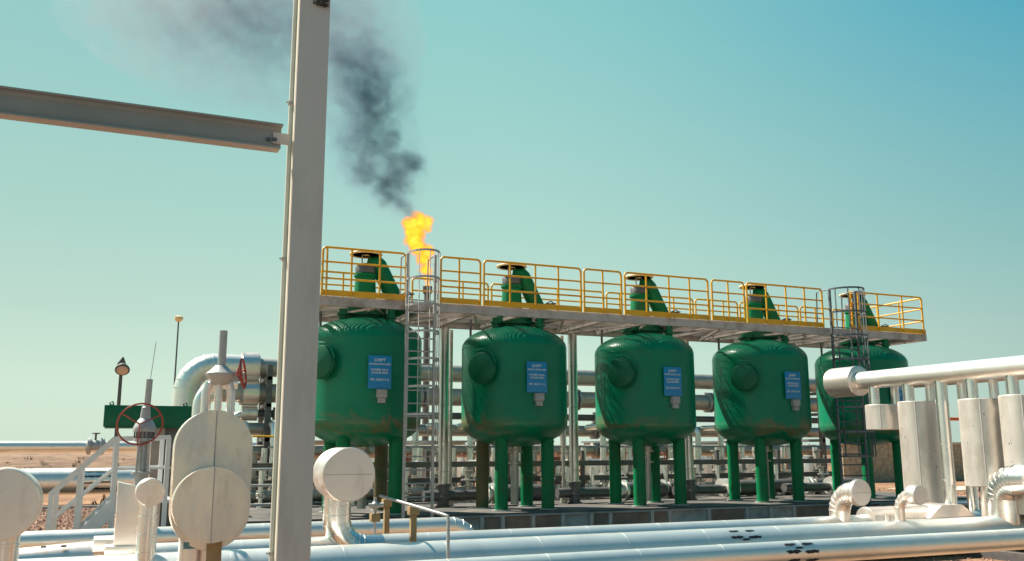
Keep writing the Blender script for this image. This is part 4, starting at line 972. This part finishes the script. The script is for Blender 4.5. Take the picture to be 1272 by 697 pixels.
# street lamp
lp = P(152, 445, 30); lx = P(150.5, 520, 30).x
t = thing('street_lamp', (lp.x, 30.8, 0), 'dark lamp post with a round tilted lamp above the green box', 'street lamp')
MB().tube((lp.x, 30.8, 0), (lp.x, 30.8, lp.z-.3), .07, 12, .05).sweep([(lp.x, 30.8, lp.z-.35), (lp.x, 30.8, lp.z-.1), (lp.x+.03, 30.7, lp.z+.1)], .08, 12, rs=[.05, .13, .02]).build('pole', M['lamp_metal'], t)
lc_ = P(152, 459.5, 30.3); nrm = Vector((-.02, -.75, -.65)).normalized()
hd = MB().lathe(Vector(lc_)-nrm*.25, nrm, [(0, .07), (.05, .12), (.2, .20), (.25, .215), (.27, .20)], 28).build('lamp_head', M['lamp_metal'], t)
MB().lathe(Vector(lc_)+nrm*.021, nrm, [(0, .17), (.02, .16), (.03, 0)], 28).build('lens', M['lens'], hd)
# thin mast
mp_ = P(222, 396, 40)
t = thing('mast', (mp_.x, 40, 0), 'thin mast with a small yellow beacon above the big pipe bend', 'mast')
MB().tube((mp_.x, 40, 0), (mp_.x, 40, mp_.z-.1), .045, 8, .03).build('pole', M['galv_dk'], t)
MB().lathe((mp_.x, 40, mp_.z-.12), ZV, [(0, .08), (.08, .17), (.2, .17), (.24, .08)], 14).build('beacon', M['wheel_y'], t)
# green box on supports
g0, g1 = P(130, 503, 22), P(237, 530, 22); zT, zB = g0.z, g1.z
t = thing('green_tank_box', ((g0.x+g1.x)/2, 22.4, 0), 'long dark green steel box on grey posts behind the red handwheel', 'steel box')
bx = MB().box((g0.x, 22, zB), (g1.x, 22.8, zT)).build('box', M['dkgreen'], t, bevel=.01)
MB().box((g0.x+.03, 21.98, zB-.035), (g1.x-.03, 22.82, zB-.002)).build('rim', M['dkgreen'], t)
for x in (g0.x+.14, g1.x-.14):
    MB().torus((x, 22.15, zT+.045), (0, 1, 0), .035, .013, 16, 6).box((x-.04, 22.11, zT+.001), (x+.06, 22.19, zT+.02)).build('lifting_eye', M['dkgreen'], t)
xa, xb = P(188, 560, 22).x, P(204, 560, 22).x
MB().box((xa, 22.1, 0), (xb, 22.5, zB-.036)).build('pedestal', M['beam'], t)
MB().box((xb+.004, 22.2, 0), (P(222, 560, 22).x, 22.6, zB-.036)).build('side_cabinet', M['dkpipe'], t, bevel=.01)
MB().box((P(226, 560, 22).x, 22.2, 0), (P(230, 560, 22).x, 22.3, zB-.036)).build('post', M['galv'], t)
# yellow rail and rungs near the column
x0, x1 = P(311, 541, 21.5).x, P(342, 541, 21.5).x; zt_ = P(330, 542, 21.5).z
t = thing('yellow_gate_rail', (x1, 21.5, 0), 'short yellow handrail behind the oval clad valve', 'handrail')
MB().sweep([(x0, 21.5, ZS), (x0, 21.5, zt_-.05), (x0+.05, 21.5, zt_), (x1-.05, 21.5, zt_), (x1, 21.5, zt_-.05), (x1, 21.5, ZS)], .02, 8).build('rail', M['yellow'], t)
for v in (583, 603, 627):
    z = P(330, v, 21.5).z; MB().tube((x0+.02, 21.5, z), (x1-.02, 21.5, z), .03, 8).build('cross_rail', M['galv'], t)

# ------------------------------------------------------------------ right background
a = P(1046, 552, 40); b_ = P(1112, 588, 40)
t = thing('stone_wall', (a.x, 40, 0), 'tan stone block wall beyond the last green tank', 'wall')
MB().box((a.x, 40, 0), (a.x+14, 40.5, a.z)).build('masonry', M['stone'], t, bevel=.02)
MB().box((a.x-.1, 39.9, a.z+.001), (a.x+14.1, 40.6, a.z+.12)).build('coping', M['cream'], t)
o = MB().box((a.x-4, 30, 0), (a.x+18, 33, .03)).build('path', M['cream']); tag(o, kind='structure')
q0, q1 = P(1150, 520, 24), P(1196, 520, 24)
t = thing('orange_bar_stand', (q0.x, 24, 0), 'orange crossbar on posts seen between the clad cylinders', 'barrier')
MB().tube((q0.x-.6, 24, q0.z), (q1.x+1.4, 24, q0.z), .06, 10).build('bar', M['orange'], t)
for x in (q0.x-.5, q1.x+1.3): MB().tube((x, 24, 0), (x, 24, q0.z-.06), .05, 10).build('post', M['orange'], t)
h0, h1_ = P(1156, 531, 26), P(1182, 568, 26)
t = thing('hopper', ((h0.x+h1_.x)/2, 26.3, 0), 'grey tapered hopper on a yellow stand behind the down pipe', 'hopper')
MB().prism([Vector((h0.x, 26, h0.z)), Vector((h1_.x, 26, h0.z)), Vector((h1_.x, 26, h1_.z)), Vector((h0.x+.25, 26, h1_.z))], (0, .7, 0)).build('bin', M['galv_dk'], t)
for x in (h0.x+.36, h1_.x-.06): MB().box((x-.05, 26.1, 0), (x+.05, 26.2, h1_.z-.001)).build('stand_leg', M['yellow'], t)
q = P(977, 563, 28.5)
t = thing('hydrant', (q.x, 28.5, 0), 'small orange hydrant seen between the fourth and last tanks', 'hydrant')
MB().lathe((q.x, 28.5, 0), ZV, [(0, .12), (.03, .07), (q.z-.25, .07), (q.z-.2, .14), (q.z+.12, .14), (q.z+.2, .06)], 14).build('body', M['orange'], t)
MB().tube((q.x-.24, 28.5, q.z), (q.x+.24, 28.5, q.z), .06, 10).build('outlet', M['orange'], t)
q = P(1262, 517, 22); t = thing('orange_valve', (q.x, 22, 0), 'orange topped dark valve between the last two clad cylinders', 'valve')
MB().tube((q.x-.6, 22, q.z), (q.x+.3, 22, q.z), .08, 12).build('cap', M['orange'], t)
MB().lathe((q.x-.2, 22, 0), ZV, [(0, .12), (q.z-.5, .12), (q.z-.45, .25), (q.z-.1, .25), (q.z-.08, .1)], 16).build('body', M['dkpipe'], t)
q = P(1206, 628, 17.5); t = thing('drain_box', (q.x, 17.5, 0), 'low dark steel drain box behind the down pipes', 'box')
MB().box((q.x-1.9, 17.3, .02), (q.x+2.5, 18.2, .42)).build('shell', M['dkpipe'], t, bevel=.02)
MB().box((q.x-1.95, 17.25, .421), (q.x+2.55, 18.25, .47)).build('lid', M['galv'], t, bevel=.01)

# ------------------------------------------------------------------ flare, flame, smoke
FY = 56.0
tip = P(531, 356, FY)
t = thing('flare_stack', (tip.x, FY, 0), 'thin flare stack behind the ladder carrying the flame', 'flare stack')
MB().tube((tip.x, FY, 0), (tip.x, FY, tip.z-.5), .22, 14).build('riser', M['dkpipe'], t)
MB().lathe((tip.x, FY, tip.z-.5), ZV, [(0, .25), (.1, .30), (.5, .32), (.52, .25)], 16).build('tip', M['dkpipe'], t)
cdir = FW
def puff_volume(name, puffs, kind, label, cat, dmul=1.0, scol=(.24, .31, .42)):
    """puffs: (u, v, radius px, weight). gives one closed mesh enclosing all puffs, filled with a noise broken volume"""
    C = []
    for i, (u, v, rp, wt) in enumerate(puffs):
        rnd = random.Random(i*7+1); Yd = FY + (rnd.uniform(-.25, .25)*rp/18)
        c = P(u, v, Yd); d = (c-Vector((0, 0, CAMH))).dot(FW); C.append((c, rp*d/F_PX, wt))
    # domain: hull of spheres
    bm = bmesh.new()
    for c, r, wt in C:
        bmesh.ops.create_icosphere(bm, subdivisions=1, radius=r*1.35, matrix=Matrix.Translation(c))
    hull = bmesh.ops.convex_hull(bm, input=bm.verts)
    keep = set(g for g in hull['geom'] if isinstance(g, bmesh.types.BMFace))
    bmesh.ops.delete(bm, geom=[f for f in bm.faces if f not in keep], context='FACES_ONLY')
    bmesh.ops.delete(bm, geom=[v for v in bm.verts if not v.link_faces], context='VERTS')
    me = bpy.data.meshes.new(name); bm.to_mesh(me); bm.free()
    m = bpy.data.materials.new(name); m.use_nodes = True; nt = m.node_tree; N = nt.nodes; L = nt.links
    for n in list(N): N.remove(n)
    out = N.new('ShaderNodeOutputMaterial'); g = N.new('ShaderNodeNewGeometry')
    def math_(op, a, b=None, c=None):
        x = N.new('ShaderNodeMath'); x.operation = op
        for i, s in enumerate((a, b, c)):
            if s is None: continue
            if isinstance(s, (int, float)): x.inputs[i].default_value = s
            else: L.new(s, x.inputs[i])
        return x.outputs[0]
    def noi(sc_, det, vec):
        n = N.new('ShaderNodeTexNoise'); n.inputs['Scale'].default_value = sc_; n.inputs['Detail'].default_value = det; n.inputs['Roughness'].default_value = .62; L.new(vec, n.inputs['Vector']); return n
    pos = g.outputs['Position']
    big = noi(.55 if kind == 'smoke' else 1.1, 2, pos)
    sub = N.new('ShaderNodeVectorMath'); sub.operation = 'SUBTRACT'; L.new(big.outputs['Color'], sub.inputs[0]); sub.inputs[1].default_value = (.5, .5, .5)
    scl = N.new('ShaderNodeVectorMath'); scl.operation = 'SCALE'; L.new(sub.outputs[0], scl.inputs[0]); scl.inputs['Scale'].default_value = 1.9 if kind == 'smoke' else .9
    ad = N.new('ShaderNodeVectorMath'); ad.operation = 'ADD'; L.new(pos, ad.inputs[0]); L.new(scl.outputs[0], ad.inputs[1])
    field = None
    for c, r, wt in C:
        dv = N.new('ShaderNodeVectorMath'); dv.operation = 'DISTANCE'; L.new(ad.outputs[0], dv.inputs[0]); dv.inputs[1].default_value = c
        f = math_('MULTIPLY', math_('MAXIMUM', math_('MULTIPLY_ADD', dv.outputs['Value'], -1/r, 1.0), 0.0), wt)
        field = f if field is None else (math_('MAXIMUM', field, f) if kind != 'smoke' else math_('SMOOTH_MAX', field, f, .12))
    if kind == 'smoke':
        d1 = noi(.9, 6, ad.outputs[0])
        fine = math_('MULTIPLY', math_('SUBTRACT', d1.outputs[0], .48), 2.0)
        k = math_('MAXIMUM', math_('ADD', field, math_('MULTIPLY', fine, math_('MINIMUM', math_('MULTIPLY', field, 3.0), 1.0))), 0.0)
        dens = math_('MULTIPLY', math_('POWER', k, 1.4), 2.9*dmul)
        v = N.new('ShaderNodeVolumePrincipled'); v.inputs['Color'].default_value = (*scol, 1); v.inputs['Absorption Color'].default_value = (.20, .27, .36, 1) ; v.inputs['Anisotropy'].default_value = .3
        L.new(dens, v.inputs['Density']); L.new(v.outputs[0], out.inputs['Volume'])
    else:
        d1 = noi(3.0, 6, ad.outputs[0])
        k = math_('MAXIMUM', math_('ADD', field, math_('MULTIPLY', math_('SUBTRACT', d1.outputs[0], .52), 1.3)), 0.0)
        k = math_('MULTIPLY', math_('POWER', k, 1.35), math_('GREATER_THAN', field, .02))
        cr = ramp(N, [(0, (.9, .12, .01)), (.14, (1, .26, .01)), (.34, (1, .48, .02)), (.7, (1, .66, .07))]); L.new(k, cr.inputs[0])
        em = N.new('ShaderNodeEmission'); L.new(cr.outputs[0], em.inputs['Color']); L.new(math_('MULTIPLY', math_('MINIMUM', k, .6), 12.0), em.inputs['Strength'])
        ab = N.new('ShaderNodeVolumeAbsorption'); ab.inputs['Color'].default_value = (0, 0, 0, 1); L.new(math_('MULTIPLY', math_('MINIMUM', k, .6), 12.0), ab.inputs['Density'])
        sh = N.new('ShaderNodeAddShader'); L.new(em.outputs[0], sh.inputs[0]); L.new(ab.outputs[0], sh.inputs[1]); L.new(sh.outputs[0], out.inputs['Volume'])
    try: m.cycles.volume_step_rate = .12 if kind == 'smoke' else .15
    except Exception: pass
    me.materials.append(m); o = bpy.data.objects.new(name, me); COL.objects.link(o)
    tag(o, label, cat); return o
flame = [(531, 354, 6, 1), (530, 345, 8, 1), (529, 334, 10, 1), (527, 322, 12, 1), (531, 312, 11, 1), (520, 308, 13, 1.1), (515, 298, 14, 1.2), (515, 288, 14, 1.2), (511, 279, 12, 1.2), (520, 275, 13, 1.15), (529, 275, 10, 1), (533, 309, 8, .9), (531, 283, 7, .6)]
puff_volume('flame', flame, 'flame', 'bright orange and yellow flame above the silver caged ladder', 'flame')
smoke = [(512, 266, 8, 1.2), (506, 263, 14, 1.2), (499, 257, 19, 1.15), (490, 250, 22, 1.1), (477, 243, 20, 1.0), (468, 232, 22, 1.0), (482, 224, 28, 1.1), (500, 217, 26, 1.2), (508, 207, 24, 1.15), (506, 198, 18, .8), (490, 208, 26, .9), (463, 208, 26, .7), (446, 214, 30, .75), (432, 200, 26, .55),
         (455, 188, 36, .75), (477, 182, 28, .85), (480, 163, 30, .85), (455, 155, 36, .78), (438, 180, 36, .68), (452, 132, 42, .72), (474, 142, 32, .7), (462, 108, 42, .5), (450, 85, 46, .38)]
puff_volume('smoke', smoke, 'smoke', 'dark blue grey smoke curling up from the flame', 'smoke', .72)
smoke2 = [(455, 105, 56, .34), (432, 85, 64, .34), (462, 65, 60, .32), (430, 45, 74, .33), (390, 30, 80, .30), (440, 10, 70, .26), (350, 25, 90, .28), (300, 15, 95, .30), (250, 25, 85, .27), (205, 15, 80, .25), (160, 0, 75, .22), (270, -25, 100, .30), (360, -30, 100, .30), (310, 60, 60, .14)]
puff_volume('smoke', smoke2, 'smoke', 'thin spreading grey smoke drifting across the top of the sky', 'smoke', .7, (.32, .29, .28))
